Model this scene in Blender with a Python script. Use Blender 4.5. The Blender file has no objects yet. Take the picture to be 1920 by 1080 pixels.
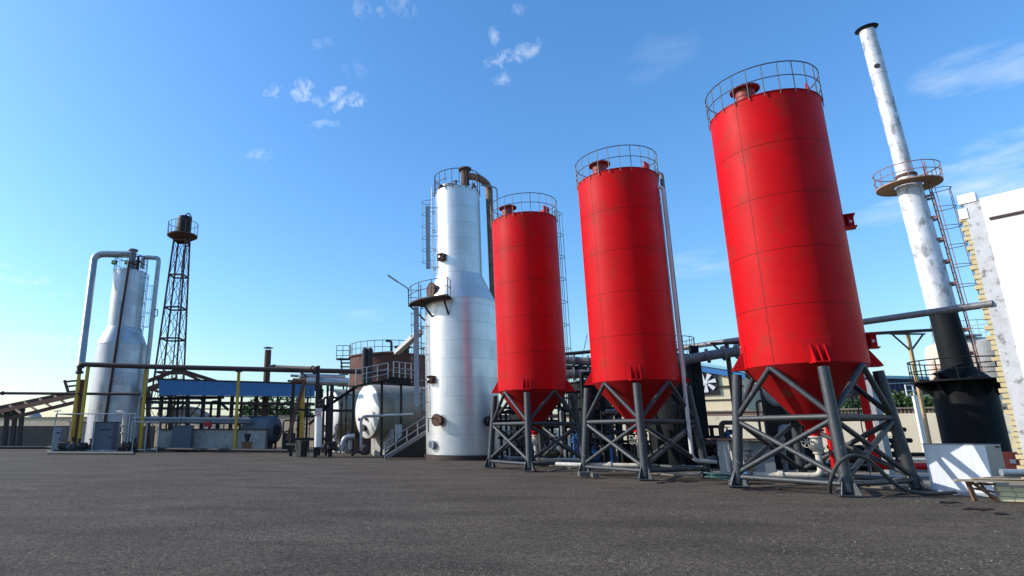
import bpy, math, random
from mathutils import Vector, Matrix
R_ = math.radians
PI = math.pi
random.seed(7)
C = bpy.context.scene
COL = C.collection

# ------------------------------------------------------------------ camera
F, TH, EYE, PX = 1115.0, 0.240, 1.6, 753.0
cd = bpy.data.cameras.new('camera')
cam = bpy.data.objects.new('camera', cd); COL.objects.link(cam); C.camera = cam
cam.location = (0, 0, EYE); cam.rotation_euler = (PI/2 + TH, 0, 0)
cd.sensor_width = 36; cd.lens = 36*F/1920; cd.shift_x = (960-PX)/1920
cd.clip_start = .1; cd.clip_end = 5000

# ------------------------------------------------------------------ light
SUN_AZ, SUN_EL = R_(277), R_(30)          # azimuth clockwise from +Y
sdir = Vector((math.sin(SUN_AZ)*math.cos(SUN_EL), math.cos(SUN_AZ)*math.cos(SUN_EL), math.sin(SUN_EL)))
sl = bpy.data.lights.new('sun', 'SUN'); sl.energy = 3.2; sl.angle = R_(.5); sl.color = (1, .95, .87)
so = bpy.data.objects.new('sun', sl); COL.objects.link(so)
so.rotation_euler = sdir.to_track_quat('Z', 'Y').to_euler(); so.location = (-30, 10, 40)
C.view_settings.view_transform = 'Standard'; C.view_settings.look = 'None'
C.view_settings.gamma = 1; C.view_settings.exposure = 0.66

def ray(px, py):
    u = (px-PX)/F; v = (540-py)/F
    return Vector((u, math.cos(TH)-v*math.sin(TH), math.sin(TH)+v*math.cos(TH)))
def at(px, py, Y):
    d = ray(px, py); t = Y/d.y
    return Vector((d.x*t, Y, EYE+d.z*t))
def gp(px, py, z=0):
    d = ray(px, py); t = (z-EYE)/d.z
    return Vector((d.x*t, d.y*t, z))

W = bpy.data.worlds.new('World'); C.world = W; W.use_nodes = True
def world():
    nt = W.node_tree; N = nt.nodes; L = nt.links; N.clear()
    out = N.new('ShaderNodeOutputWorld'); bg = N.new('ShaderNodeBackground')
    sky = N.new('ShaderNodeTexSky'); sky.sky_type = 'NISHITA'; sky.sun_disc = False
    sky.sun_elevation = SUN_EL; sky.sun_rotation = SUN_AZ; sky.altitude = 0
    sky.air_density = 1.4; sky.dust_density = 1.0; sky.ozone_density = 8.0
    bg.inputs[1].default_value = .148
    tc = N.new('ShaderNodeTexCoord')
    def m(op, a, b=None, c=None, clamp=False):
        n = N.new('ShaderNodeMath'); n.operation = op; n.use_clamp = clamp
        for i, x in enumerate((a, b, c)):
            if x is None: continue
            if isinstance(x, (int, float)): n.inputs[i].default_value = x
            else: L.new(x, n.inputs[i])
        return n.outputs[0]
    nz = N.new('ShaderNodeTexNoise'); nz.inputs['Scale'].default_value = 50; nz.inputs['Detail'].default_value = 7
    nz.inputs['Roughness'].default_value = .62; nz.inputs['Distortion'].default_value = .5
    L.new(tc.outputs['Generated'], nz.inputs['Vector'])
    mp = N.new('ShaderNodeMapping'); mp.inputs['Scale'].default_value = (1, 1, 4.2); mp.inputs['Rotation'].default_value = (0, R_(14), 0)
    L.new(tc.outputs['Generated'], mp.inputs['Vector'])
    nw = N.new('ShaderNodeTexNoise'); nw.inputs['Scale'].default_value = 11; nw.inputs['Detail'].default_value = 6
    nw.inputs['Roughness'].default_value = .6
    L.new(mp.outputs[0], nw.inputs['Vector'])
    total = None
    # compact fair-weather clouds: direction, half width, half height, strength, tilt, wispy
    clouds = [(511,168,30,24,.75,0,0),(566,172,34,26,.95,.1,0),(640,190,44,28,.95,0,0),(603,188,34,16,.55,-.2,0),(605,233,36,11,.5,.1,0),
              (485,292,38,15,.5,0,0),(935,112,34,20,.75,.3,0),(990,98,44,22,.65,.3,0),(940,148,26,14,.55,.2,0),(928,70,13,20,.45,.3,0),
              (716,22,16,12,.45,.5,0),(673,12,20,36,.32,.8,0),(752,14,22,40,.32,.9,0),(970,18,22,12,.3,0,0),(604,83,24,14,.22,0,0),
              (665,135,40,24,.18,0,0),(50,524,62,15,.7,0,0),(4,520,26,14,.6,0,0),(8,497,30,12,.35,0,0),(120,554,34,10,.4,0,0),(45,556,30,8,.25,0,0),
              (70,636,130,18,.6,0,1),(690,592,50,12,.3,0,1),(1870,300,170,60,.6,.3,1),(1890,338,150,40,.65,.15,1),(1660,400,90,34,.5,.25,1),
              (1310,494,90,26,.4,.1,1),(1860,130,150,60,.4,.2,1),(1890,385,90,20,.35,.2,1),(1240,110,70,50,.09,.6,1),(10,655,60,14,.35,0,1)]
    for (px, py, w, h, s, tilt, wis) in clouds:
        c = ray(px, py).normalized()
        e1 = (ray(px+20*math.cos(tilt), py-20*math.sin(tilt)).normalized()-c).normalized(); e2 = c.cross(e1).normalized()
        sc = (ray(px+10, py).normalized()-c).length/10
        v = N.new('ShaderNodeVectorMath'); v.operation = 'SUBTRACT'; L.new(tc.outputs['Generated'], v.inputs[0]); v.inputs[1].default_value = c
        d1 = N.new('ShaderNodeVectorMath'); d1.operation = 'DOT_PRODUCT'; L.new(v.outputs[0], d1.inputs[0]); d1.inputs[1].default_value = e1/(w*1.2*sc)
        d2 = N.new('ShaderNodeVectorMath'); d2.operation = 'DOT_PRODUCT'; L.new(v.outputs[0], d2.inputs[0]); d2.inputs[1].default_value = e2/(h*1.25*sc)
        q = m('ADD', m('POWER', m('ABSOLUTE', d1.outputs['Value']), 2), m('POWER', m('ABSOLUTE', d2.outputs['Value']), 2))
        q = m('SUBTRACT', 1, q, clamp=True)
        nn = nw if wis else nz
        k = m('MULTIPLY', m('SUBTRACT', m('ADD', nn.outputs[0], m('MULTIPLY', q, .30 if not wis else .2)), .68 if not wis else .54), 2.3 if not wis else 2.4, clamp=True)
        k = m('MULTIPLY', m('MULTIPLY', k, m('MULTIPLY', q, 2.2, clamp=True)), s)
        total = k if total is None else m('MAXIMUM', total, k)
    mix = N.new('ShaderNodeMix'); mix.data_type = 'RGBA'
    L.new(total, mix.inputs[0]); hs = N.new('ShaderNodeHueSaturation'); hs.inputs['Saturation'].default_value = 1.10; hs.inputs['Value'].default_value = 1.04; L.new(sky.outputs[0], hs.inputs['Color']); L.new(hs.outputs[0], mix.inputs[6]); mix.inputs[7].default_value = (4.0, 4.5, 5.0, 1)
    L.new(mix.outputs[2], bg.inputs[0]); L.new(bg.outputs[0], out.inputs[0])
world()

# ------------------------------------------------------------------ materials
def mat(name, c1, c2=None, rough=.6, metal=0, scale=3, bump=0, spots=None, spot_amt=.0, spot_scale=1.5,
        seams=None, stretch=(1,1,1), coord='Object', bscale=None, spec=None, drips=False):
    """seams = dict(z0,dz,w,ang=[angles],stagger)"""
    M = bpy.data.materials.new(name); M.use_nodes = True
    nt = M.node_tree; N = nt.nodes; L = nt.links
    b = N['Principled BSDF']; b.inputs['Roughness'].default_value = rough; b.inputs['Metallic'].default_value = metal
    if spec is not None: b.inputs['Specular IOR Level'].default_value = spec
    tc = N.new('ShaderNodeTexCoord'); mp = N.new('ShaderNodeMapping'); L.new(tc.outputs[coord], mp.inputs[0]); mp.inputs['Scale'].default_value = stretch
    def m(op, a, bb=None, clamp=False):
        n = N.new('ShaderNodeMath'); n.operation = op; n.use_clamp = clamp
        for i, x in enumerate((a, bb)):
            if x is None: continue
            if isinstance(x, (int, float)): n.inputs[i].default_value = x
            else: L.new(x, n.inputs[i])
        return n.outputs[0]
    def mixc(f, a, bb):
        n = N.new('ShaderNodeMix'); n.data_type = 'RGBA'
        L.new(f, n.inputs[0])
        for i, x in ((6, a), (7, bb)):
            if isinstance(x, tuple): n.inputs[i].default_value = (*x, 1)
            else: L.new(x, n.inputs[i])
        return n.outputs[2]
    def noise(sc, det=6, ro=.6):
        n = N.new('ShaderNodeTexNoise'); n.inputs['Scale'].default_value = sc; n.inputs['Detail'].default_value = det
        n.inputs['Roughness'].default_value = ro; L.new(mp.outputs[0], n.inputs['Vector']); return n.outputs[0]
    n1 = noise(scale)
    c2 = c2 or tuple(x*.8 for x in c1)
    col = mixc(m('MULTIPLY', m('SUBTRACT', n1, .32), 2.6, True), c1, c2)
    rsock = m('ADD', rough-.06, m('MULTIPLY', n1, .14)); L.new(rsock, b.inputs['Roughness'])
    if spots:
        n2 = noise(spot_scale, 9, .68)
        k = m('MULTIPLY', m('SUBTRACT', n2, 1-spot_amt), 9, True)
        col = mixc(k, col, spots)
    if drips:
        sx = N.new('ShaderNodeMapping'); L.new(tc.outputs['Object'], sx.inputs[0]); sx.inputs['Scale'].default_value = (5, 5, .22)
        n3 = N.new('ShaderNodeTexNoise'); n3.inputs['Scale'].default_value = 1.6; n3.inputs['Detail'].default_value = 5; L.new(sx.outputs[0], n3.inputs['Vector'])
        k = m('MULTIPLY', m('MULTIPLY', m('SUBTRACT', n3.outputs[0], .56), 5, True), .35)
        col = mixc(k, col, drips)
    hgt = None
    if seams:
        sp = N.new('ShaderNodeSeparateXYZ'); L.new(tc.outputs['Object'], sp.inputs[0])
        zz = m('DIVIDE', m('SUBTRACT', sp.outputs[2], seams['z0']), seams['dz'])
        fr = m('FRACT', zz); course = m('FLOOR', zz)
        dl = m('MINIMUM', fr, m('SUBTRACT', 1, fr))
        line = m('LESS_THAN', dl, seams['w']/seams['dz']/2)
        a = m('ARCTAN2', sp.outputs[1], sp.outputs[0])
        if seams.get('n'):
            aa = m('ADD', m('MULTIPLY', a, seams['n']/(2*PI)), m('MULTIPLY', m('MODULO', course, 2), .5))
            fa = m('FRACT', m('ADD', aa, 10.13)); da = m('MINIMUM', fa, m('SUBTRACT', 1, fa))
            line = m('MAXIMUM', line, m('LESS_THAN', da, seams['w']*.6*seams['n']/(2*PI*seams['r'])/1.4))
            # each sheet slightly different
            cv = N.new('ShaderNodeCombineXYZ'); L.new(m('FLOOR', m('ADD', aa, 10.13)), cv.inputs[0]); L.new(course, cv.inputs[1])
            wn = N.new('ShaderNodeTexWhiteNoise'); wn.noise_dimensions = '3D'; L.new(cv.outputs[0], wn.inputs['Vector'])
            col = mixc(m('MULTIPLY', wn.outputs[0], .45), col, tuple(x*.78 for x in c1))
            rs = m('ADD', rsock, m('MULTIPLY', m('SUBTRACT', wn.outputs[0], .5), .12)); L.new(rs, b.inputs['Roughness'])
        for g in seams.get('ang', []):
            line = m('MAXIMUM', line, m('LESS_THAN', m('ABSOLUTE', m('SUBTRACT', a, g)), seams['w']/2/seams['r']))
        col = mixc(m('MULTIPLY', line, seams.get('k', .8)), col, seams.get('col', tuple(x*.25 for x in c1)))
        hgt = m('MULTIPLY', line, -1.0)
    L.new(col, b.inputs['Base Color'])
    if bump or hgt:
        bp = N.new('ShaderNodeBump'); bp.inputs['Distance'].default_value = .02; bp.inputs['Strength'].default_value = max(bump, .2) 
        h = m('MULTIPLY', noise(bscale or scale*4), 1.0 if bump else 0)
        if hgt: h = m('ADD', h, hgt)
        L.new(h, bp.inputs['Height']); L.new(bp.outputs[0], b.inputs['Normal'])
    return M

RED = mat('red paint', (.57,.003,.006), (.47,.003,.005), .5, 0, 1.1, bump=.14, bscale=1.3, spots=(.40,.014,.008), spot_amt=.46, spot_scale=1.3, spec=.10,
          drips=(.36,.012,.008), seams=dict(z0=3.58, dz=1.736, w=.022, r=1.65, ang=[-2.62], col=(.06,.004,.004)))
REDP = mat('red paint plain', (.50,.005,.008), (.42,.005,.008), .5, 0, 2, spec=.12)
REDOLD = mat('dull red paint', (.30,.03,.03), (.22,.03,.025), .6, 0, 4, spots=(.12,.05,.03), spot_amt=.5)
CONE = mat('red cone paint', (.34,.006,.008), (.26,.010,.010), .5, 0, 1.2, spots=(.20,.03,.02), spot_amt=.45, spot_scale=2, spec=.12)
LEG = mat('slate steel', (.040,.043,.046), (.025,.028,.030), .5, 0, 5, spots=(.16,.17,.17), spot_amt=.40, spot_scale=7, bump=.05)
DKST = mat('dark steel', (.022,.022,.024), (.035,.03,.027), .6, 0, 6, spec=.25)
RAILM = mat('blue grey rail steel', (.03,.04,.055), (.05,.05,.06), .5, 0, 6)
BLACK = mat('tar black', (.008,.009,.010), (.014,.014,.015), .6, 0, 1.3, spec=.15, spots=(.022,.015,.012), spot_amt=.4, spot_scale=.8, bump=.05)
ALU = mat('aluminium cladding', (.70,.685,.66), (.58,.57,.55), .36, .6, .9, bump=.10, bscale=1.3,
          seams=dict(z0=.35, dz=1.19, w=.028, r=2.4, n=5, col=(.25,.23,.22), k=.45))
ALU2 = mat('dull aluminium cladding', (.50,.51,.53), (.40,.41,.43), .42, .6, 1.2, bump=.12, bscale=1.5, spots=(.26,.21,.20), spot_amt=.42, spot_scale=.5,
          seams=dict(z0=.35, dz=1.19, w=.03, r=2.4, n=5, col=(.25,.23,.22), k=.45))
ALUP = mat('insulated pipe', (.42,.42,.42), (.30,.30,.30), .42, .55, 3, bump=.1)
WHT = mat('white tank paint', (.78,.77,.72), (.70,.67,.60), .45, .1, 2, spots=(.40,.30,.20), spot_amt=.30, spot_scale=3, bump=.08)
TANK_SHADE = mat('white tank sheet darkened for shade', (.28,.26,.21), (.20,.18,.14), .45, .1, 1.2, spots=(.35,.27,.18), spot_amt=.33, spot_scale=2, bump=.12, bscale=1.5)  # white tank shell, colour darkened for its side turned from the sun
STACK = mat('patchy silver stack', (.74,.74,.74), (.50,.50,.50), .5, .15, 2.2, spots=(.28,.28,.28), spot_amt=.50, spot_scale=2.0, bump=.08, stretch=(1,1,.6), drips=(.34,.27,.22))
RUST = mat('rust brown', (.12,.052,.034), (.075,.035,.026), .8, 0, 5, spots=(.22,.09,.04), spot_amt=.42, spot_scale=6, bump=.1)
RUSTD = mat('dark rust steel', (.05,.026,.022), (.035,.02,.018), .7, 0, 6, spots=(.12,.05,.03), spot_amt=.42, spot_scale=7)
RUSTT = mat('red oxide tank', (.125,.034,.020), (.075,.024,.016), .75, 0, 1.3, spots=(.07,.03,.02), spot_amt=.5, spot_scale=1.5, drips=(.04,.02,.015))
RUSTL = mat('orange rust', (.30,.14,.07), (.2,.09,.05), .8, 0, 8)
GALV = mat('galvanised steel', (.36,.38,.40), (.27,.29,.31), .5, .4, 6)
PIPEG = mat('grey pipe', (.20,.20,.21), (.12,.12,.125), .5, .1, 6, spots=(.30,.29,.27), spot_amt=.4, spot_scale=4)
CREAMP = mat('cream pipe', (.62,.56,.46), (.48,.42,.34), .6, 0, 8, spots=(.25,.2,.15), spot_amt=.42, spot_scale=8)
YEL = mat('yellow post paint', (.58,.34,.02), (.42,.25,.02), .6, 0, 6, spots=(.2,.12,.04), spot_amt=.42, spot_scale=8)
ORNG = mat('orange post', (.55,.33,.13), (.4,.25,.12), .7, 0, 4)
BLUES = mat('blue corrugated sheet', (.055,.21,.46), (.045,.17,.39), .45, .1, 2)
BLUE = mat('blue motor paint', (.03,.13,.36), (.02,.08,.25), .5, 0, 6)
TRIM = mat('pale blue fascia', (.30,.60,.68), (.26,.5,.6), .5)
CABI = mat('slate cabinet', (.075,.10,.13), (.06,.08,.10), .5, 0, 4)
PANEL = mat('grey metal panel', (.20,.22,.25), (.17,.19,.21), .5, .1, 3)
WPANEL = mat('off white sheet', (.66,.68,.71), (.60,.62,.66), .45, .1, 1.5, bump=.05, bscale=2, drips=(.40,.38,.34))
CONC = mat('stained concrete', (.26,.21,.15), (.16,.13,.10), .85, 0, 1.2, bump=.3, bscale=12)
LIME = mat('limewashed block', (.36,.34,.31), (.24,.22,.20), .85, 0, 1.5, spots=(.12,.11,.10), spot_amt=.45, spot_scale=1.0, bump=.3)
WALLC = mat('cream render', (.70,.53,.34), (.60,.45,.29), .85, 0, .7, spots=(.34,.25,.17), spot_amt=.40, spot_scale=.5, bump=.2, bscale=6)
WALLY = mat('yellow render', (.78,.66,.42), (.72,.60,.38), .85, 0, .5, bump=.1, drips=(.5,.38,.24))
WALLB = mat('brown render', (.22,.15,.11), (.18,.125,.09), .85, 0, .8)
WOOD = mat('grey planks', (.42,.33,.22), (.30,.22,.14), .8, 0, 4, stretch=(1,6,6), bump=.3)
WOODD = mat('brown timber', (.22,.10,.05), (.15,.07,.04), .8, 0, 6, bump=.2)
RUBBER = mat('rubber hose', (.05,.05,.042), (.03,.03,.028), .6)
HOSEG = mat('green hose', (.06,.14,.12), (.04,.09,.08), .5)
BRICK = mat('yellow brick', (.66,.55,.30), (.55,.44,.22), .85, 0, 6, bump=.3)
MORT = mat('mortar', (.30,.26,.22), (.22,.2,.17), .95, 0, 8, bump=.5)
BARK = mat('bark', (.09,.065,.045))
LEAF = mat('foliage', (.075,.13,.03), (.04,.08,.02), .6, 0, .8)
OLDC = mat('old concrete', (.12,.105,.09), (.09,.08,.07), .9, 0, 4, bump=.3)
RUSTP = mat('pinkish rust primer', (.30,.15,.12), (.22,.11,.09), .7, 0, 6)
WALLR = mat('weathered cream render', (.76,.66,.47), (.66,.56,.39), .85, 0, .5, spots=(.46,.38,.27), spot_amt=.40, spot_scale=.6, bump=.3, bscale=5, drips=(.42,.34,.24))
SIGNW = mat('sign white', (.75,.74,.74), (.7,.69,.69), .5)
SIGNR = mat('sign red', (.6,.03,.05))
SIGNK = mat('sign black', (.02,.02,.02))
ORB = mat('red orange drum paint', (.62,.10,.05), (.5,.08,.04), .5, 0, 4, spots=(.3,.12,.08), spot_amt=.4)
TOWN = mat('distant render', (.42,.40,.36), (.34,.31,.27), .9, 0, .1)
LAMPG = mat('lamp glass', (.35,.38,.12), (.3,.3,.1), .2)

def plaster():
    M = mat('white plaster', (.86,.84,.79), (.80,.77,.71), .85, 0, .6, bump=.35, bscale=9, drips=(.66,.60,.52))
    return M
PLAST = plaster()
ROUGHP = mat('rough grey plaster', (.62,.63,.64), (.50,.50,.50), .9, 0, 3, spots=(.22,.20,.18), spot_amt=.46, spot_scale=3.5, bump=.6, bscale=14)

def ground_mat():
    M = bpy.data.materials.new('dark gravel ground'); M.use_nodes = True
    nt = M.node_tree; N = nt.nodes; L = nt.links; b = N['Principled BSDF']
    tc = N.new('ShaderNodeTexCoord')
    def noise(sc, det=6, ro=.6, st=None):
        n = N.new('ShaderNodeTexNoise'); n.inputs['Scale'].default_value = sc; n.inputs['Detail'].default_value = det; n.inputs['Roughness'].default_value = ro
        if st:
            mp = N.new('ShaderNodeMapping'); mp.inputs['Scale'].default_value = st; L.new(tc.outputs['Object'], mp.inputs[0]); L.new(mp.outputs[0], n.inputs[0])
        else: L.new(tc.outputs['Object'], n.inputs[0])
        return n.outputs[0]
    def ramp(s, p0, c0, p1, c1):
        r = N.new('ShaderNodeValToRGB'); r.color_ramp.elements[0].position = p0; r.color_ramp.elements[1].position = p1
        r.color_ramp.elements[0].color = (*c0, 1); r.color_ramp.elements[1].color = (*c1, 1); L.new(s, r.inputs[0]); return r.outputs[0]
    def mul(a, bb):
        n = N.new('ShaderNodeMix'); n.data_type = 'RGBA'; n.blend_type = 'MULTIPLY'; n.inputs[0].default_value = 1
        L.new(a, n.inputs[6]); L.new(bb, n.inputs[7]); return n.outputs[2]
    big = ramp(noise(.30, 6, .65, (1, 2.2, 1)), .38, (.084,.067,.049), .64, (.126,.100,.073))
    mid = ramp(noise(11.0, 8, .85), .38, (.55,.55,.55), .62, (1.40,1.40,1.40))
    fine = ramp(noise(34, 4, .75), .36, (.30,.30,.30), .64, (1.75,1.75,1.75))
    v = N.new('ShaderNodeTexVoronoi'); v.inputs['Scale'].default_value = 22; L.new(tc.outputs['Object'], v.inputs[0])
    vv = ramp(v.outputs['Distance'], .0, (1.6,1.55,1.5), .55, (.62,.62,.62))
    patch = ramp(noise(.16, 5, .6, (1, 3, 1)), .52, (1.04,1.04,1.04), .68, (.74,.73,.71))
    L.new(mul(mul(mul(mul(big, mid), fine), vv), patch), b.inputs['Base Color']); b.inputs['Roughness'].default_value = .93
    b.inputs['Specular IOR Level'].default_value = .2
    bp = N.new('ShaderNodeBump'); bp.inputs['Distance'].default_value = .03; bp.inputs['Strength'].default_value = .8
    ad = N.new('ShaderNodeMath'); ad.operation = 'ADD'; L.new(noise(26, 6, .75), ad.inputs[0]); L.new(noise(2.2, 4), ad.inputs[1])
    L.new(ad.outputs[0], bp.inputs['Height']); L.new(bp.outputs[0], b.inputs['Normal'])
    return M
GROUND = ground_mat()

# ------------------------------------------------------------------ mesh builder
V = Vector
ROOT = {}
class MB:
    def __init__(s): s.v = []; s.f = []; s.sm = []
    def _add(s, vs, fs, smooth=False):
        o = len(s.v); s.v += [tuple(x) for x in vs]; s.f += [tuple(i+o for i in q) for q in fs]; s.sm += [smooth]*len(fs); return s
    def box(s, c, d, rz=0):
        c = V(c); x, y, z = d[0]/2, d[1]/2, d[2]/2; Rm = Matrix.Rotation(rz, 3, 'Z')
        vs = [c+Rm@V((sx*x, sy*y, sz*z)) for sz in (-1, 1) for sy in (-1, 1) for sx in (-1, 1)]
        return s._add(vs, [(0,2,3,1),(4,5,7,6),(0,1,5,4),(2,6,7,3),(0,4,6,2),(1,3,7,5)])
    def bar(s, a, b, w, h=None, up=(0,0,1)):
        a = V(a); b = V(b); h = h or w; d = (b-a).normalized(); u = V(up)
        if abs(d.dot(u)) > .98: u = V((0,1,0))
        x = d.cross(u).normalized()*w/2; y = x.cross(d).normalized()*h/2
        vs = [p+sx*x+sy*y for p in (a, b) for sx, sy in ((-1,-1),(1,-1),(1,1),(-1,1))]
        return s._add(vs, [(0,1,2,3),(7,6,5,4),(0,4,5,1),(1,5,6,2),(2,6,7,3),(3,7,4,0)])
    def path(s, pts, r, n=10, closed=False, caps=True):
        pts = [V(p) for p in pts]; m = len(pts)
        rs = r if isinstance(r, (list, tuple)) else [r]*m
        def tg(i):
            if closed: return (pts[(i+1) % m]-pts[i-1]).normalized()
            a = pts[max(i-1, 0)]; b = pts[min(i+1, m-1)]; return (b-a).normalized()
        t = tg(0); u = V((0,0,1)) if abs(t.z) < .9 else V((0,1,0)); nx = t.cross(u).normalized()
        vs = []
        for i in range(m):
            t = tg(i); nx = (nx-t*nx.dot(t)).normalized(); ny = t.cross(nx)
            for k in range(n):
                a = 2*PI*k/n; vs.append(pts[i]+(nx*math.cos(a)+ny*math.sin(a))*rs[i])
        fs = []
        for i in range(m if closed else m-1):
            j = (i+1) % m
            for k in range(n):
                l = (k+1) % n; fs.append((i*n+k, i*n+l, j*n+l, j*n+k))
        s._add(vs, fs, True)
        if caps and not closed:
            o = len(s.v)-m*n
            s.f.append(tuple(o+k for k in reversed(range(n)))); s.sm.append(False)
            s.f.append(tuple(o+(m-1)*n+k for k in range(n))); s.sm.append(False)
        return s
    def tube(s, a, b, r, r2=None, n=12): return s.path([a, b], [r, r if r2 is None else r2], n)
    def lathe(s, c, prof, n=48, axis=(0,0,1), close=True):
        c = V(c); ax = V(axis).normalized(); u = V((1,0,0)) if abs(ax.x) < .9 else V((0,1,0))
        x = (u-ax*u.dot(ax)).normalized(); y = ax.cross(x)
        vs = []
        for (r, z) in prof:
            for k in range(n):
                a = 2*PI*k/n; vs.append(c+ax*z+(x*math.cos(a)+y*math.sin(a))*r)
        fs = [(i*n+k, i*n+(k+1) % n, (i+1)*n+(k+1) % n, (i+1)*n+k) for i in range(len(prof)-1) for k in range(n)]
        s._add(vs, fs, True)
        if close:
            o = len(s.v)-len(prof)*n
            s.f.append(tuple(o+k for k in reversed(range(n)))); s.sm.append(False)
            s.f.append(tuple(o+(len(prof)-1)*n+k for k in range(n))); s.sm.append(False)
        return s
    def ring(s, c, Rr, r, n=48, m=6, a0=0, a1=2*PI):
        c = V(c); full = abs(a1-a0-2*PI) < 1e-4
        k = n if full else n+1
        pts = [c+V((math.cos(a0+(a1-a0)*i/n)*Rr, math.sin(a0+(a1-a0)*i/n)*Rr, 0)) for i in range(k)]
        return s.path(pts, r, m, closed=full)
    def prism(s, pts, vec):
        pts = [V(p) for p in pts]; vec = V(vec); n = len(pts)
        vs = pts+[p+vec for p in pts]
        fs = [tuple(reversed(range(n))), tuple(range(n, 2*n))]+[(i, (i+1) % n, n+(i+1) % n, n+i) for i in range(n)]
        return s._add(vs, fs)
    def build(s, name, m, parent=None, label=None):
        off = V((0,0,0))
        if parent is not None: off = ROOT[parent.name]
        me = bpy.data.meshes.new(name); me.from_pydata([V(v)-off for v in s.v], [], s.f); me.materials.append(m)
        me.polygons.foreach_set('use_smooth', s.sm)
        me.update(); me.set_sharp_from_angle(angle=R_(35))
        o = bpy.data.objects.new(name, me); COL.objects.link(o)
        if parent is not None: o.parent = parent
        ROOT[o.name] = off
        if label: o['label'] = label
        return o
def tag(o, label, cat, group=None):
    o['label'] = label; o['category'] = cat
    if group: o['group'] = group
    return o
def T(name, label, cat, loc=(0,0,0), group=None):
    o = bpy.data.objects.new(name, None); COL.objects.link(o); o.location = loc; o.empty_display_size = .3
    ROOT[o.name] = V(loc); return tag(o, label, cat, group)
def struct(o, kind='structure'): o['kind'] = kind; return o
def fil(pts, rad, n=5):
    pts = [V(p) for p in pts]; out = [pts[0]]
    for i in range(1, len(pts)-1):
        a, p, b = pts[i-1], pts[i], pts[i+1]
        da = (a-p).normalized(); db = (b-p).normalized(); r = min(rad, (a-p).length*.48, (b-p).length*.48)
        q0 = p+da*r; q1 = p+db*r
        for k in range(n+1):
            t = k/n; out.append(q0*(1-t)**2+p*2*t*(1-t)+q1*t*t)
    out.append(pts[-1]); return out
def copy_tree(o, parent=None):
    c = o.copy(); COL.objects.link(c)
    if parent is not None: c.parent = parent
    ROOT[c.name] = ROOT[o.name]
    for ch in list(o.children): copy_tree(ch, c)
    return c
def cylfit(xl, xr, py, Y):
    a, b = ray(xl, py), ray(xr, py); aa, ab = math.atan2(a.x, a.y), math.atan2(b.x, b.y)
    mid = (aa+ab)/2; d = Y/math.cos(mid); return V((d*math.sin(mid), Y, 0)), d*math.sin((ab-aa)/2)

def ladder(p, u, z0, z1, zc0, zc1, mat_, parent, w=.45, cr=.36, hoop=1.3, names=('ladder', 'ladder_cage'), r=.022, mat2=None):
    """vertical ladder standing off point p, outward direction u, cage between zc0 and zc1"""
    p = V((p[0], p[1], 0)); u = V((u[0], u[1], 0)).normalized(); t = V((-u.y, u.x, 0)); b = MB()
    for s in (-1, 1): b.tube(p+t*s*w/2+V((0,0,z0)), p+t*s*w/2+V((0,0,z1)), r*1.25, n=6)
    z = z0+.2
    while z < z1: b.tube(p-t*w/2+V((0,0,z)), p+t*w/2+V((0,0,z)), r*.8, n=5); z += .31
    z = z0+.4
    while z < z1-.2:
        for s in (-1, 1): b.bar(p+t*s*w/2+V((0,0,z)), p+t*s*w/2-u*.24+V((0,0,z)), .04, .05)
        z += 1.4
    o = b.build(names[0], mat_, parent)
    if zc1 > zc0:
        g = MB()
        def arc(z, k): 
            a = PI*k
            return p+t*math.cos(a)*cr*1.05+u*math.sin(a)*cr*1.7+V((0,0,z))
        n = max(2, round((zc1-zc0)/hoop))
        for i in range(n+1):
            z = zc0+(zc1-zc0)*i/n; g.path([p+t*w/2+V((0,0,z))]+[arc(z, k/10) for k in range(11)]+[p-t*w/2+V((0,0,z))], r*.75, 5)
        for k in (.1, .35, .65, .9): g.tube(arc(zc0, k), arc(zc1, k), r*.7, n=5)
        g.build(names[1], mat2 or mat_, parent)
    return o
def guard(mb, c, Rr, z0, z1, n=22, r=.02, mid=True, a0=0, a1=2*PI, seg=64, below=0):
    c = V(c); full = abs(a1-a0-2*PI) < 1e-4
    mb.ring(c+V((0,0,z1)), Rr, r*1.1, seg, 6, a0, a1)
    if mid: mb.ring(c+V((0,0,(z0+z1)/2)), Rr, r*.9, seg, 6, a0, a1)
    for i in range(n if full else n+1):
        a = a0+(a1-a0)*i/n; q = c+V((math.cos(a)*Rr, math.sin(a)*Rr, 0))
        mb.tube(q+V((0,0,z0-below)), q+V((0,0,z1)), r*.9, n=5)

# ================================================================== SETTING
g = MB(); NX = 60
xs = [-1500,-400,-150,-80,-40]+[x for x in range(-30, 62, 2)]+[80,150,400,1500]; ys = [-60,-20,-5]+[y for y in range(0, 80, 2)]+[100,150,300,600,1800]
def hz(x, y):
    d = min(1, max(0, (46-y)/10))
    return d*(.022*math.sin(x*.7+y*.3)+.016*math.sin(y*1.1-x*.25)+.01*math.sin(x*1.9+1.7*y))-.03
g._add([(x, y, hz(x, y)) for y in ys for x in xs], [(j*len(xs)+i, j*len(xs)+i+1, (j+1)*len(xs)+i+1, (j+1)*len(xs)+i) for j in range(len(ys)-1) for i in range(len(xs)-1)], True)
struct(g.build('ground', GROUND))
# concrete yard slab behind and under the silos
g = MB(); ps = [gp(955,866), gp(1100,880), gp(1300,893), gp(1500,905), gp(1752,919), gp(1990,915), V((46,40,0)), V((34,47,0)), V((8,47,0)), V((5,40,0))]
g.prism([p+V((0,0,-.08)) for p in ps], (0,0,.10)); struct(g.build('concrete_pad', CONC))
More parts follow.
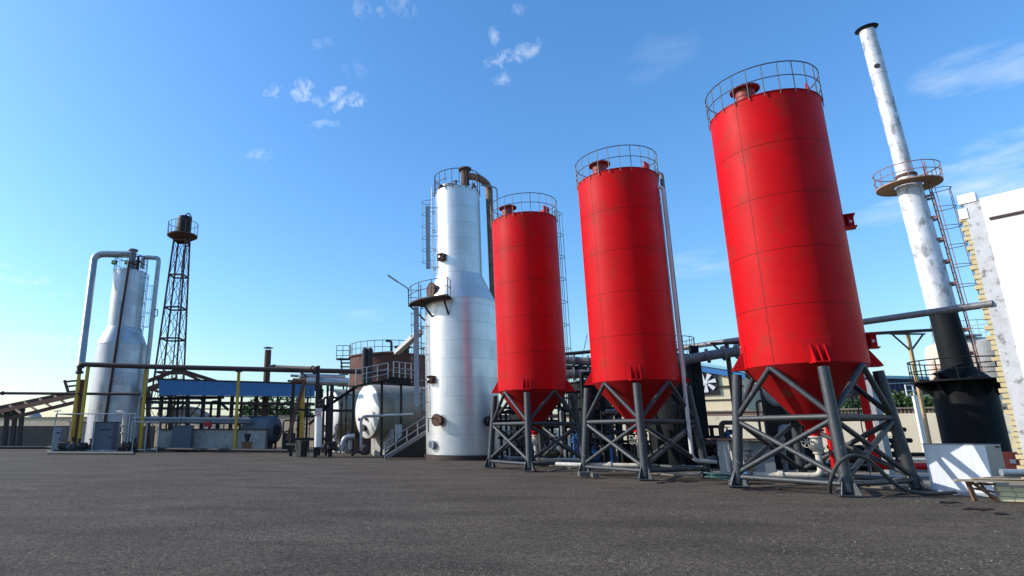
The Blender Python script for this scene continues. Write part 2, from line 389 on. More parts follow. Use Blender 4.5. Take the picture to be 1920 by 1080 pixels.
# loose stones
g = MB(); rnd = random.Random(3)
for i in range(15000):
    y = 3.6+rnd.random()**1.5*26; x = rnd.uniform(-.75*y-1, 1.08*y+1)
    r = rnd.uniform(.006, .016)*(1.0 if rnd.random() < .97 else 1.9); z = hz(x, y)
    a = rnd.random()*6; vs = [(x+math.cos(a+k*2.1+rnd.random()*.5)*r, y+math.sin(a+k*2.1)*r, z-.004) for k in range(3)]+[(x+rnd.uniform(-.3,.3)*r, y, z+r*rnd.uniform(.4,.9))]
    g._add(vs, [(0,1,3),(1,2,3),(2,0,3)])
STONE = mat('stone chips', (.19,.165,.14), (.05,.044,.038), .9, 0, 3.0)
struct(g.build('gravel', STONE), 'stuff')

# ================================================================== RED SILOS
ZB, ZT, ZR, SR, RT, RF, PHI = 3.58, 12.26, 2.05, 1.65, 1.857, 2.242, .353
def silo_parts(root):
    c = ROOT[root.name]
    def L(j, z, k=0):
        r = RT+(RF-RT)*(ZB-z)/ZB+k; a = PHI+j*PI/2
        return c+V((-math.sin(a)*r, -math.cos(a)*r, z))
    n = 96
    MB().lathe(c, [(SR, ZB), (SR, ZT-.02), (SR+.02, ZT-.02), (SR+.02, ZT+.02), (SR-.05, ZT+.03), (.3, ZT+.12)], n).build('shell', RED, root)
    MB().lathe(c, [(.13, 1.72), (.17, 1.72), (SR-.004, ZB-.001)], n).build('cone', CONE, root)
    b = MB(); guard(b, c, SR+.045, ZT, ZT+.98, 24, .017, below=.14); b.build('guard_rail', RAILM, root)
    q = c+V((-.93, -.62, ZT)); mh = MB().lathe(q, [(.29, 0), (.29, .55), (.45, .55), (.45, .60)], 32)
    for k in range(14):
        a = k*2*PI/14; mh.tube(q+V((math.cos(a)*.38, math.sin(a)*.38, .53)), q+V((math.cos(a)*.38, math.sin(a)*.38, .66)), .02, n=6)
    mh.tube(q+V((.1,0,.6)), q+V((.1,0,.86)), .015, n=6)
    mh.build('manhole', REDOLD, root)
    u = V((.70, -.72, 0)).normalized(); t = V((-u.y, u.x, 0))
    lg = MB(); p = c+u*1.36+V((0,0,ZT))
    lg.bar(p-t*.24+V((0,0,.22)), p+t*.24+V((0,0,.22)), .05, .62); lg.bar(p-t*.22+V((0,0,.15)), p-t*.22-u*.3+V((0,0,.1)), .04, .3); lg.bar(p+t*.22+V((0,0,.15)), p+t*.22-u*.3+V((0,0,.1)), .04, .3)
    lg.build('lifting_lug', REDP, root)
    for j in range(4):
        lm = MB().tube(L(j, .10), L(j, ZB-.16), .145, n=20); lg_ = lm.build('leg', LEG, root)
        f = MB(); p = L(j, 0); f.box(p+V((0,0,.03)), (.56,.56,.03), -PHI)
        for k in range(4):
            a = -PHI+k*PI/2+PI/4; d = V((math.cos(a), math.sin(a), 0)); s_ = V((-d.y, d.x, 0))*.012; q0 = L(j, .5)
            f.prism([p+d*.02+V((0,0,.04))-s_, p+d*.33+V((0,0,.04))-s_, q0+d*.15-s_, q0-s_], s_*2)
        f.build('foot_plate', LEG, lg_)
        # red gussets: base shelf, three ribs
        a = PHI+j*PI/2; d = V((-math.sin(a), -math.cos(a), 0)); t = V((-d.y, d.x, 0)); gm = MB()
        gm.prism([c+d*(SR-.25)+t*.30+V((0,0,ZB-.03)), c+d*(SR-.25)-t*.30+V((0,0,ZB-.03)), c+d*(SR+.34)-t*.17+V((0,0,ZB-.03)), c+d*(SR+.34)+t*.17+V((0,0,ZB-.03))], (0,0,.035))
        for s_ in (-1, 0, 1):
            o = t*.17*s_; o2 = t*.012
            gm.prism([c+d*(SR-.03)+o+V((0,0,ZB+.006))-o2, c+d*(SR+.32)+o+V((0,0,ZB+.006))-o2, c+d*(SR+.30)+o+V((0,0,ZB+.06))-o2, c+d*(SR-.01)+o+V((0,0,ZB+.55))-o2], o2*2)
        gm.build('gusset', REDP, root)
        pm = MB(); N_ = 8; half = .36; vs = []
        for zz in (ZB+.01, ZB+.72):
            for k in range(N_+1):
                b_ = -half/SR+2*half/SR*k/N_; dd = V((-math.sin(a+b_), -math.cos(a+b_), 0)); vs.append(c+dd*(SR+.012)+V((0,0,zz)))
        pm._add(vs, [(k+1, k, N_+1+k, N_+2+k) for k in range(N_)], True)
        vs2 = []
        for k in range(N_+1):
            b_ = -half/SR+2*half/SR*k/N_; dd = V((-math.sin(a+b_), -math.cos(a+b_), 0)); vs2 += [c+dd*(SR-.01)+V((0,0,ZB+.735)), c+dd*(SR+.012)+V((0,0,ZB+.72))]
        pm._add(vs2, [(2*k, 2*k+2, 2*k+3, 2*k+1) for k in range(N_)])
        for b_ in (-half/SR, half/SR):
            dd = V((-math.sin(a+b_), -math.cos(a+b_), 0)); e = V((-dd.y, dd.x, 0))*.012
            pm.prism([c+dd*(SR-.01)+V((0,0,ZB+.01))-e, c+dd*(SR+.0125)+V((0,0,ZB+.01))-e, c+dd*(SR+.0125)+V((0,0,ZB+.72))-e, c+dd*(SR-.01)+V((0,0,ZB+.72))-e], e*2)
        pm.build('stiffener_plate', REDP, root)
    for j in range(4):
        k = (j+1) % 4; am = PHI+(j+.5)*PI/2; dm = V((-math.sin(am), -math.cos(am), 0))
        MB().tube(L(j, ZR), L(k, ZR), .085, n=14).build('crossbar', LEG, root)
        MB().tube(L(j, .30), L(k, .30), .075, n=14).build('base_rail', LEG, root)
        M_ = c+dm*1.62+V((0,0,ZB-.06))
        MB().tube(L(j, ZR+.05), M_+V((0,0,0)), .078, n=14).build('brace', LEG, root)
        MB().tube(L(k, ZR+.05), M_, .078, n=14).build('brace', LEG, root)
        MB().tube(L(j, ZR-.06), L(k, .42), .074, n=14).build('brace', LEG, root)
        MB().tube(L(k, ZR-.06), L(j, .42), .074, n=14).build('brace', LEG, root)
    # outlet under the cone
    o = MB().lathe(c, [(.15, 1.52), (.15, 1.66), (.26, 1.66), (.26, 1.73)], 20); o.build('outlet_spout', REDP, root)
    v = MB().lathe(c, [(.10, 1.12), (.20, 1.14), (.20, 1.2), (.13, 1.22), (.16, 1.34), (.13, 1.46), (.2, 1.48), (.2, 1.53)], 20)
    h = c+V((-.42,-.2,1.36)); v.tube(c+V((0,0,1.36)), h, .03, n=8)
    v.lathe(h, [(.15,-.012),(.17,0),(.15,.012)], 18, axis=(-.9,-.43,0), close=False)
    for k in range(3):
        a = k*PI/3; e = V((.43*math.cos(a), -.9*math.cos(a), math.sin(a)))*.16; v.tube(h-e, h+e, .012, n=5)
    v.build('outlet_valve', CREAMP, root)
    u = V((.90, .44, 0)).normalized()
    ladder(c+u*(SR+.24), u, 2.4, ZT+.95, 4.6, ZT+.85, RAILM, root, r=.02)
GS = 'row of three red storage silos on slate steel legs'
s1 = T('red_silo', 'farthest and smallest-looking red cylindrical silo, standing against the silver tower', 'silo', (6.379, 29.31, 0), GS)
silo_parts(s1)
s2 = copy_tree(s1); s2.location = (9.456, 24.27, 0); s2['label'] = 'middle red cylindrical silo with a pale pipe and a dark pipe running down its side'
s3 = copy_tree(s1); s3.location = (12.502, 18.53, 0); s3['label'] = 'nearest and tallest-looking red silo, with a hose looped round its front leg'
ROOT[s2.name] = V(s2.location); ROOT[s3.name] = V(s3.location)
# pipes down silo 2
r2 = V((.93, -.36, 0)); c2 = V(s2.location); p = c2+V((1.46,-.98,0))
MB().path(fil([c2+V((1.25,-.95,ZT-.62)), p+V((.05,-.03,ZT-.60)), p+V((.02,-.03,.62)), p+V((1.0,.15,.55))], .28), .072, 12).build('pale_downpipe', mat('white pipe paint', (.66,.65,.62), (.50,.48,.44), .5, 0, 1.5, spots=(.4,.33,.25), spot_amt=.4, spot_scale=2), s2)
MB().path(fil([c2+V((1.2,-.3,ZT+.25)), p+V((.27,.4,ZT+.25)), p+V((.27,.4,3.0)), p+V((.27,.9,2.6))], .2), .085, 12).build('dark_downpipe', PIPEG, s2)
# brackets on silo 3
c3 = V(s3.location); u = V((.86, -.50, 0)).normalized(); t = V((-u.y, u.x, 0))
for z in (8.05, 4.28):
    b = MB()
    for dz in (.2, -.2): b.box(c3+u*(SR+.12)+V((0,0,z+dz)), (.34,.42,.03), math.atan2(u.y, u.x))
    b.bar(c3+u*(SR-.02)+V((0,0,z)), c3+u*(SR+.26)+V((0,0,z)), .03, .38); b.bar(c3+u*(SR+.1)-t*.2+V((0,0,z)), c3+u*(SR+.1)+t*.2+V((0,0,z)), .03, .37)
    bo = b.build('bracket', REDP, s3)
    MB().lathe(c3+u*(SR+.16)+V((0,0,z))-t*.03, [(.045,0),(.045,.02)], 12, axis=-t).build('bolt_eye', SIGNW, bo)

# ================================================================== SILVER TOWERS
def tower_body(root, m, ztop, zc1, zc0, r0, r1):
    c = ROOT[root.name]
    MB().lathe(c, [(r0+.12, -.02), (r0+.12, .30)], 64).build('plinth', RUSTD, root)
    MB().lathe(c, [(r0, .3), (r0, zc0-.02), (r0+.03, zc0-.02), (r0+.03, zc0+.03), (r1+.03, zc1-.02), (r1+.03, zc1+.03), (r1, zc1+.03), (r1, ztop-.03), (r1+.02, ztop-.03), (r1+.02, ztop+.02), (.3, ztop+.15)], 96).build('shell', m, root)
cw = at(869, 858, 40.3); cw.z = 0
tw = T('silver_tower', 'tall silver-clad column with a waisted shoulder and side platform, beside the red silos', 'process tower', cw)
RW0, RW1 = 2.43, 1.60
tower_body(tw, ALU, 18.45, 12.2, 10.3, RW0, RW1)
b = MB(); guard(b, cw, RW1+.05, 18.45, 19.75, 20, .026, mid=False, below=.15); b.ring(cw+V((0,0,19.1)), RW1+.05, .02, 48, 6, R_(150), R_(240)); b.build('guard_rail', RUSTD, tw)
q = at(872, 330, 40.0); q.z = 0
m_ = MB().lathe(q, [(.30, 18.5), (.30, 20.15), (.46, 20.2), (.46, 20.32)], 24); m_.build('vent_stack', RUST, tw)
zt = 19.75
pth = fil([q+V((.2,0,zt)), q+V((1.0,.1,zt-.05)), V((cw.x+2.35, cw.y+.2, zt-.5)), V((cw.x+2.40, cw.y+.25, 9.6)), V((cw.x+2.45, cw.y+.3, 8.5))], .9, 7)
MB().path(pth, .26, 16).build('overhead_pipe', mat('tan rust pipe', (.27,.185,.125), (.16,.10,.07), .75, 0, 3, spots=(.10,.05,.035), spot_amt=.45, spot_scale=3), tw)
MB().path(fil([q+V((1.1,-.1,zt-.75)), V((cw.x+2.9,cw.y,zt-.75)), V((cw.x+2.85,cw.y,11))], .3), .05, 8).build('small_pipe', GALV, tw)
b = MB().lathe(cw+V((-.55,-.4,18.5)), [(.5,0),(.5,.25),(.62,.25),(.62,.42)], 28)
for k in range(16):
    a = k*PI/8; b.tube(cw+V((-.55+math.cos(a)*.55,-.4+math.sin(a)*.55,18.9)), cw+V((-.55+math.cos(a)*.55,-.4+math.sin(a)*.55,19.0)), .03, n=6)
b.build('manhole', GALV, tw)
b = MB().lathe(cw+V((-.1,-.3,19.0)), [(.09,0),(.12,.1),(.06,.2),(.1,.35),(.04,.45)], 12); b.tube(cw+V((-.35,-.3,19.35)), cw+V((.15,-.3,19.35)), .03, n=6); b.build('top_valve', RUST, tw)
b = MB().lathe(cw+V((1.15,-.5,18.55)), [(.14,0),(.14,.2),(.2,.22),(.2,.3),(.1,.34),(.1,.5)], 14); b.build('top_valve', RUST, tw)
MB().lathe(cw+V((-1.2,-.6,18.5)), [(.2,0),(.2,.35),(.14,.38)], 14).build('top_stub', RUST, tw)
# ladder, upper and lower, on left flank; tray
ul = V((-1, .02, 0))
ladder(cw+V((-(RW1+.25), -.1, 0)), ul, 12.4, 18.9, 13.3, 17.8, GALV, tw, hoop=.95, r=.024, w=.42, cr=.45, mat2=RAILM)
ladder(cw+V((-(RW0+.28), -.25, 0)), ul, 2.6, 11.6, 2.6, 9.6, RUST, tw, hoop=.8, r=.026, w=.5, cr=.42)
b = MB(); b.box(cw+V((-(RW1+.60), -.85, 14.9)), (.30,.05,4.6)); 
for z in (12.75, 15, 17.1): b.bar(cw+V((-(RW1+.75), -.80, z)), cw+V((-(RW1-.35), -.80, z)), .04)
b.build('cable_tray', GALV, tw)
b = MB(); b.box(cw+V((-(RW0+.62), -.95, 6.6)), (.34,.05,6.6))
for z in (3.6, 5, 6.7, 8.6): b.bar(cw+V((-(RW0+.75), -.9, z)), cw+V((-(RW0-.4), -.9, z)), .04)
b.build('cable_tray', GALV, tw)
# side platform
zp = 10.15
def pc(a, r): return cw+V((math.cos(a)*r, math.sin(a)*r, 0))
a0, a1 = R_(178), R_(252)
inner = [pc(a0+(a1-a0)*k/12, RW0+.02)+V((0,0,zp)) for k in range(13)]; outer = [pc(a0+(a1-a0)*k/12, RW0+1.15)+V((0,0,zp)) for k in range(13)]
b = MB(); b.prism(inner+outer[::-1], (0,0,.09)); b.build('platform', RUSTD, tw)
for a in (a0+.05, (a0+a1)/2, a1-.1): MB().bar(pc(a, RW0+1.0)+V((0,0,zp-.01)), pc(a, RW0)+V((0,0,zp-1.0)), .1).build('platform_bracket', RUSTD, tw)
b = MB(); rail = [pc(a0+(a1-a0)*k/12, RW0+1.12) for k in range(13)]
rail = [pc(a0, RW0+.4)]+rail+[pc(a1, RW0+.3)]
for z in (.55, 1.1): b.path([p_+V((0,0,zp+.09+z)) for p_ in rail], .025, 6)
for k in (0, 1, 4, 7, 10, 13, 14): b.tube(rail[k]+V((0,0,zp+.05)), rail[k]+V((0,0,zp+1.19)), .028, n=6)
b.build('platform_rail', RAILM, tw)
pl = rail[1]
b = MB().path(fil([pl+V((0,0,zp)), pl+V((-.02,0,zp+1.3)), pl+V((-.75,-.1,zp+1.75))], .15), .035, 8); la = b.build('lamp_arm', DKST, tw)
b = MB(); b.bar(pl+V((-.7,-.1,zp+1.72)), pl+V((-1.45,-.2,zp+2.22)), .20, .07); b.build('lamp_head', GALV, la)
# manholes and nozzles on shell
def nozzle(parent, name, c, a, z, rr, r, out, m, flange=1.35, bolts=False):
    d = V((math.cos(a), math.sin(a), 0)); p_ = c+d*(rr-.08)+V((0,0,z))
    b = MB().lathe(p_, [(r,0),(r,out),(r*flange,out),(r*flange,out+.07)], 24, axis=d)
    if bolts: 
        for k in range(10):
            e = V((-d.y, d.x, 0))*math.cos(k*PI/5)+V((0,0,1))*math.sin(k*PI/5); b.tube(p_+d*(out+.05)+e*r*1.18, p_+d*(out+.12)+e*r*1.18, .025, n=6)
    return b.build(name, m, parent), p_+d*(out+.07)
o, e = nozzle(tw, 'manhole', cw, R_(208), 11.05, (RW0+RW1)/2+.1, .42, .25, RUST, 1.3, True)
o, e = nozzle(tw, 'manhole', cw, R_(229), 2.42, RW0, .30, .42, RUST, 1.3, True)
b = MB(); b.path(fil([e+V((0,-.03,.1)), e+V((-.5,-.1,.1)), e+V((-.5,-.1,-.75))], .1), .03, 8); b.build('davit', DKST, o)
o, e = nozzle(tw, 'open_nozzle', cw, R_(214), .92, RW0, .26, .25, GALV, 1.15)
MB().lathe(e-V((0,0,0)), [(.22,.003),(.22,.006)], 20, axis=V((math.cos(R_(214)), math.sin(R_(214)), 0))).build('bore_shade_disc', CABI, o)  # flat dark disc, coloured for the shade inside the open pipe
nozzle(tw, 'side_nozzle', cw, R_(304), 2.35, RW0, .30, .5, BLACK, 1.35)
for a, z, rr in ((R_(222), 13.35, RW1), (R_(214), 5.0, RW0)):
    b = MB(); d = V((math.cos(a), math.sin(a), 0)); q_ = cw+d*(rr+.1)+V((0,0,z)); rz = math.atan2(d.y, d.x)
    for dz in (.22, -.22): b.box(q_+V((0,0,dz)), (.5,.5,.03), rz)
    for s_ in (-1, 1): b.box(q_+V((-d.y, d.x, 0))*.24*s_, (.4,.03,.42), rz)
    bo = b.build('bracket', RUST, tw); MB().lathe(q_+V((0,0,0)), [(.08,0),(.08,.3)], 12, axis=d).build('stub', WHT, bo)

# left tower
cl = at(207, 843, 61.5); cl.z = 0
tl = T('silver_tower', 'distant silver column with waisted shoulder and a looping pipe either side, far left', 'process tower', cl)
RL0, RL1 = 2.40, 1.62
tower_body(tl, ALU2, 18.35, 12.3, 10.45, RL0, RL1)
b = MB(); guard(b, cl, RL1+.02, 18.35, 20.0, 18, .028, below=.1); b.build('guard_rail', DKST, tl)
q = cl+V((.15,-.2,0))
MB().lathe(q, [(.36, 18.4), (.36, 20.65), (.5, 20.7), (.5, 20.85)], 20).build('vent_stack', PIPEG, tl)
zz = at(180, 476, 61).z
A = V((at(180,476,61).x-.15, 61.0, zz)); Bm = V((A.x, 61.0, 9.2)); 
MB().path(fil([q+V((0,0,zz)), A, at(151,688,56)], 1.1, 8), .36, 16).build('overhead_pipe', ALUP, tl)
D = V((cl.x+3.0, 61.3, 19.2)); 
MB().path(fil([cl+V((1.3,-.2,18.8)), cl+V((1.3,-.2,19.9)), cl+V((1.7,-.2,20.0)), D+V((0,0,.7)), D+V((0,0,-.6)), V((D.x-.1, 61.3, 5.6)), V((D.x-.55, 61.3, 5.0)), V((D.x-.55, 61.3, .8))], .4), .24, 12).build('overhead_pipe', ALUP, tl)
MB().path(fil([cl+V((1.0,-1.2,18.9)), cl+V((1.0,-2.6,18.9)), cl+V((.3,-2.6,1.2))], .3), .14, 10).build('riser_pipe', RUSTD, tl)
ladder(cl+V((RL1+.2, .3, 0)), (1,.1), 11.8, 18.2, 12.5, 17, GALV, tl, r=.03)
for dx in (-1.0, .35):
    b = MB(); b.box(cl+V((dx,-1.7,19.0)), (.5,.16,.42)); fo = b.build('floodlight', DKST, tl); MB().box(cl+V((dx,-1.79,19.0)), (.4,.03,.32)).build('floodlight_lens', LAMPG, fo)
b = MB(); b.lathe(cl+V((1.1,-.9,18.4)), [(.2,0),(.2,.9),(.3,.9),(.3,1.0),(.15,1.1),(.15,1.5)], 12); b.tube(cl+V((.8,-.9,19.9)), cl+V((1.5,-.9,19.9)), .07, n=8); b.build('top_valve', DKST, tl)
b = MB().path(fil([V((D.x+.2,61.0,14.2)), V((D.x+.55,61.0,14.2)), V((D.x+.55,61.0,13.5)), V((D.x+.2,61.0,13.5))], .1), .05, 6); b.build('pipe_handle', DKST, tl)

# ================================================================== WATER TOWER
wc = V((-31.8, 82, 0)); 
wt = T('water_tower', 'rusty lattice water tower carrying a small dark tank, behind the blue canopy', 'water tower', wc)
zpl = 29.4
def wl(sx, sy, z):
    h = 1.75+(.82-1.75)*z/zpl; return wc+V((sx*h, sy*h, z))
b = MB()
for sx in (-1, 1):
    for sy in (-1, 1): b.bar(wl(sx, sy, 0), wl(sx, sy, zpl), .20)
levels = [0, 4.9, 9.7, 14.3, 18.7, 23.4, 28.6]
for i, z in enumerate(levels):
    for (p_, q_) in (((-1,-1),(1,-1)), ((1,-1),(1,1)), ((1,1),(-1,1)), ((-1,1),(-1,-1))):
        if z: b.bar(wl(*p_, z), wl(*q_, z), .15, .22)
        if i < len(levels)-1:
            b.bar(wl(*p_, z), wl(*q_, levels[i+1]), .065); b.bar(wl(*q_, z), wl(*p_, levels[i+1]), .065)
b.build('lattice_frame', RUST, wt)
ladder(wc+V((0,.2,0)), (0,-1), 1, zpl, 0, 0, RUSTD, wt, r=.02)
b = MB().lathe(wc+V((0,0,zpl)), [(1.0,-.7),(2.1,-.05),(2.1,.12)], 32); b.build('platform', RUST, wt)
b = MB(); guard(b, wc, 2.06, zpl+.15, zpl+1.9, 18, .035, mid=False); b.build('guard_rail', RUST, wt)
b = MB().lathe(wc+V((.1,0,zpl+.2)), [(1.02,0),(1.05,.9),(1.02,2.2),(.9,2.75),(.4,2.95)], 32); b.build('water_tank', DKST, wt)
b = MB().path(fil([wc+V((.3,-.6,zpl+2.9)), wc+V((.9,-.9,zpl+3.3)), wc+V((1.45,-.9,zpl+2.6)), wc+V((1.4,-.9,zpl-1.5)), wc+V((.6,-.6,zpl-2.2)), wc+V((.5,-.5,2))], .3), .09, 8); b.build('feed_pipe', RUSTD, wt)

# ================================================================== BOUNDARY WALLS
def wallseg(pts, h, thick, m, name='boundary_wall'):
    b = MB()
    for p_, q_ in zip(pts, pts[1:]):
        d = (V(q_)-V(p_)).normalized(); n = V((-d.y, d.x, 0))*thick
        b.prism([V(p_)+V((0,0,-.1)), V(q_)+V((0,0,-.1)), V(q_)+n+V((0,0,-.1)), V(p_)+n+V((0,0,-.1))], (0,0,h+.1))
    return b
BW = T('boundary_wall', 'long cream rendered perimeter wall running behind the tanks on the left', 'wall', (0,80,0)); BW.location.y = 75
wallseg([(-120,78,0),(9,78,0)], 3.75, .3, WALLC).build('wall_face', WALLC, BW)
b = MB(); b.box((-55.5,78.15,3.81), (129.4,.5,.12)); b.build('coping', CONC, BW)
BW.rotation_euler.z = R_(-15)
w0 = gp(1745, 853)
BW2 = T('boundary_wall', 'cream rendered perimeter wall with pierced brick course, behind the nearest silo', 'wall', w0)
wallseg([w0+V((-40,0,0)), w0+V((14,0,0))], 3.15, .3, WALLC).build('wall_face', WALLR, BW2)
b = MB(); b.box(w0+V((-13,.15,3.56)), (54.4,.5,.12)); b.build('coping', CONC, BW2)
b = MB(); x = -9.9
while x < 14: b.box(w0+V((x,.12,3.325)), (.12,.2,.355)); x += .24
b.box(w0+V((-25,.15,3.325)), (30,.26,.35)); b.box(w0+V((2,.14,3.33)), (23.8,.16,.05)); b.build('pierced_course', WALLB, BW2)
BW2.rotation_euler.z = R_(-34)
# lower dark dirt band wall
DIRT = mat('dirty block', (.15,.12,.09), (.09,.075,.06), .9, 0, 3, spots=(.20,.18,.14), spot_amt=.4, bump=.5)
b = wallseg([(-120,78.5,0),(-30,74.0,0)], 2.5, .4, DIRT); tag(b.build('kerb_wall', DIRT), 'low dark dirty block wall in front of the cream perimeter wall, far left', 'wall')

# ================================================================== BUILDINGS BEHIND
# yellow workshop
def bpx(px, py, Y): return at(px, py, Y)
Yb = 56
wk = T('workshop_building', 'cream workshop with blue striped roof edge and a square wall fan', 'building', (at(1340,790,Yb).x, Yb, 0))
x0 = at(1150,760,Yb).x; x1 = at(1392,760,Yb).x
zl = at(1290,682,Yb).z+.6; zr = at(1420,706,Yb).z
b = MB(); b.prism([(x0,Yb,0),(x1,Yb,0),(x1,Yb,zr),(x0,Yb,zl+1.2)], (0,14,0)); b.build('wall', WALLY, wk)
b = MB(); b.prism([(x0-.2,Yb-.28,zl+.85),(x1+.2,Yb-.28,zr-.40),(x1+.2,Yb-.28,zr+.12),(x0-.2,Yb-.28,zl+1.4)], (0,.22,0)); b.build('corrugated_fascia', BLUES, wk)
b = MB(); b.prism([(x0-.3,Yb-.4,zl+1.4),(x1+.4,Yb-.4,zr+.12),(x1+.4,Yb-.4,zr+.4),(x0-.3,Yb-.4,zl+1.7)], (0,15,0)); b.build('roof', TRIM, wk)
fp = at(1325.5,717.5,Yb-.1)
b = MB(); b.box(fp, (2.15,.12,2.2)); fo = b.build('wall_fan', DKST, wk)
b = MB()
for k in range(7):
    a = k*2*PI/7+.2; d = V((math.cos(a),0,math.sin(a))); e = V((-d.z,0,d.x)); cc = fp+V((0,-.12,0))
    b.prism([cc+d*.12-e*.05, cc+d*.88-e*.19, cc+d*.88+e*.19, cc+d*.12+e*.08], (0,-.03,0))
b.lathe(fp+V((0,-.12,0)), [(.16,0),(.16,.08)], 14, axis=(0,-1,0)); b.build('fan_blades', SIGNW, fo)
zz = at(1340,767,Yb).z
b = MB(); b.box(((x0+x1)/2, Yb-.12, at(1340,726,Yb).z), (x1-x0,.08,.14)); b.box(((x0+x1)/2, Yb-.05, at(1350,744,Yb).z-.3), (x1-x0,.08,.10)); b.build('conduit', DKST, wk)
b = MB(); b.box((at(1381,745,Yb).x, Yb-.06, 3.7), (.45,.1,7.4)); b.build('blue_corner_trim', BLUES, wk)
wk.rotation_euler.z = R_(-35)
# brown store behind right wall
Yc = 60
st = T('store_building', 'brown walled store with a dark blue metal band, behind the right-hand wall', 'building', (at(1690,780,Yc).x, Yc, 0))
x0 = at(1560,760,Yc).x; x1 = at(1765,760,Yc).x+8; zt_ = at(1690,712,Yc).z; zm_ = at(1690,738,Yc).z
b = MB(); b.box(((x0+x1)/2, Yc+6, zm_/2), (x1-x0,12,zm_)); b.build('wall', WALLB, st)
b = MB(); b.box(((x0+x1)/2, Yc+5.9, (zm_+zt_)/2), (x1-x0+.6,12.6,zt_-zm_-.01)); 
for k in range(40): b.box((x0+k*(x1-x0)/40, Yc-.45, (zm_+zt_)/2), (.12,.06,zt_-zm_-.2))
b.build('metal_band', mat('dark blue sheet', (.02,.035,.09), (.03,.04,.08), .5), st)
b = MB(); b.prism([(x0-.6,Yc-.7,zt_+.2),(x1,Yc-.7,zt_-.25),(x1,Yc-.7,zt_+.02),(x0-.6,Yc-.7,zt_+.5)], (0,14,0)); b.build('roof', TRIM, st)

# white plaster building at right
cb = V((20.83, 20.91, 0)); dirw = (V((at(1920,397,1).x,1,0))); 
zst = at(1824,421,cb.y).z
q = ray(1920,397); tt = (zst-EYE)/q.z; pw = V((q.x*tt, q.y*tt, 0)); dw = (pw-cb).normalized()
if dw.y > -.1: dw = V((.9,-.43,0)).normalized()
nb = V((dw.y, -dw.x, 0)); nb = -nb if nb.dot(V((0,1,0))) < 0 else nb     # away from camera
wb = T('plastered_building', 'white plastered wall end with exposed yellow bricks at the right edge', 'building', cb)
Lw = 12; ztop = at(1806,381,cb.y).z
b = MB(); f0 = cb+dw*.62
b.prism([f0+V((0,0,-.1)), cb+dw*Lw+V((0,0,-.1)), cb+dw*Lw+V((0,0,ztop+.05)), f0+V((0,0,ztop))], nb*.45); b.build('plaster_wall', PLAST, wb)
b = MB(); b.prism([cb+dw*.16+nb*.03+V((0,0,-.1)), f0+nb*.015+V((0,0,-.1)), f0+nb*.015+V((0,0,ztop-.02)), cb+dw*.16+nb*.03+V((0,0,ztop-.05))], nb*.40); b.build('plaster_edge', ROUGHP, wb)
b = MB(); b.prism([cb+dw*.06+nb*.06+V((0,0,-.1)), cb+dw*.165+nb*.06+V((0,0,-.1)), cb+dw*.165+nb*.06+V((0,0,ztop-.2)), cb+dw*.06+nb*.06+V((0,0,ztop-.2))], nb*.30); b.build('mortar_bed', MORT, wb)
b = MB(); z = 0.02; k = 0; rb = random.Random(5)
while z < ztop-.5:
    j = (.02 if k % 2 else -.04)+rb.uniform(-.035,.035); h = .135+rb.uniform(0,.02)
    b.prism([cb+dw*j+nb*.045+V((0,0,z)), cb+dw*.168+nb*.045+V((0,0,z)), cb+dw*.168+nb*.045+V((0,0,z+h)), cb+dw*j+nb*.045+V((0,0,z+h+rb.uniform(-.01,.01)))], nb*.36); z += .185; k += 1
b.build('brick_toothing', BRICK, wb)
b = MB(); b.bar(cb+dw*.75-nb*.01+V((0,0,zst)), cb+dw*Lw-nb*.01+V((0,0,zst)), .05, .10); b.build('exposed_lintel', RUSTD, wb)
b = MB(); b.box(cb+dw*.28+nb*.2+V((0,0,ztop+.1)), (.5,.42,.36), math.atan2(dw.y, dw.x)); b.box(cb+dw*.1+nb*.15+V((0,0,ztop-.45)), (.25,.3,.4), math.atan2(dw.y, dw.x)); b.build('parapet_stub', PLAST, wb)

# ================================================================== BLACK FURNACE AND STACK
ct, rt = cylfit(1756, 1884, 785, 26.5)
fu = T('stack_furnace', 'black cylindrical furnace under a tall leaning silver and black chimney, with ringed platforms', 'furnace', ct)
ZP = at(1790, 712, 25.2).z
MB().lathe(ct, [(rt, 0), (rt, ZP-.5), (rt+.0, ZP), ], 72).build('furnace_body', BLACK, fu)
b = MB().lathe(ct+V((0,0,ZP)), [(rt+.65, -.0), (rt+.65, .07)], 64); 
for k in range(10):
    a = k*PI/5+.3; d = V((math.cos(a), math.sin(a), 0)); s_ = V((-d.y, d.x, 0))*.02
    b.prism([ct+d*(rt-.02)+V((0,0,ZP-.005))-s_, ct+d*(rt+.6)+V((0,0,ZP-.005))-s_, ct+d*(rt-.02)+V((0,0,ZP-.65))-s_], s_*2)
b.build('platform', BLACK, fu)
b = MB(); guard(b, ct, rt+.62, ZP+.05, ZP+.95, 16, .026); b.build('platform_rail', BLACK, fu)
rc = .50
lean = V((-.048, .0, 1))
def sp(z, o=(0,0,0)): 
    h = z-ZP; return ct+V((lean.x*h, 0, z))+V(o)
zc = at(1780,690,26.5).z; zbw = at(1772,588,26.3).z
MB().path([sp(ZP+.06), sp(ZP+.14), sp(ZP+.62)], [rt*.90, rt*.90, rc+.06], 48).build('furnace_cone', BLACK, fu)
MB().path([sp(ZP+.5), sp(zbw)], [rc+.05, rc], 40).build('black_flue', BLACK, fu)
zpl2 = at(1710,342,26).z; ztp = at(1628,45,26).z
MB().path([sp(zbw), sp(zbw+.01), sp(zpl2+.1), sp(zpl2+.5)], [rc, rc+.03, rc-.01, .36], 40).build('lower_chimney', STACK, fu)
zj = at(1660,130,26).z
MB().path([sp(zpl2+.45), sp(zpl2+.8), sp(zj), sp(zj+.005), sp(ztp)], [.37, .335, .325, .34, .325], 36).build('upper_chimney', STACK, fu)
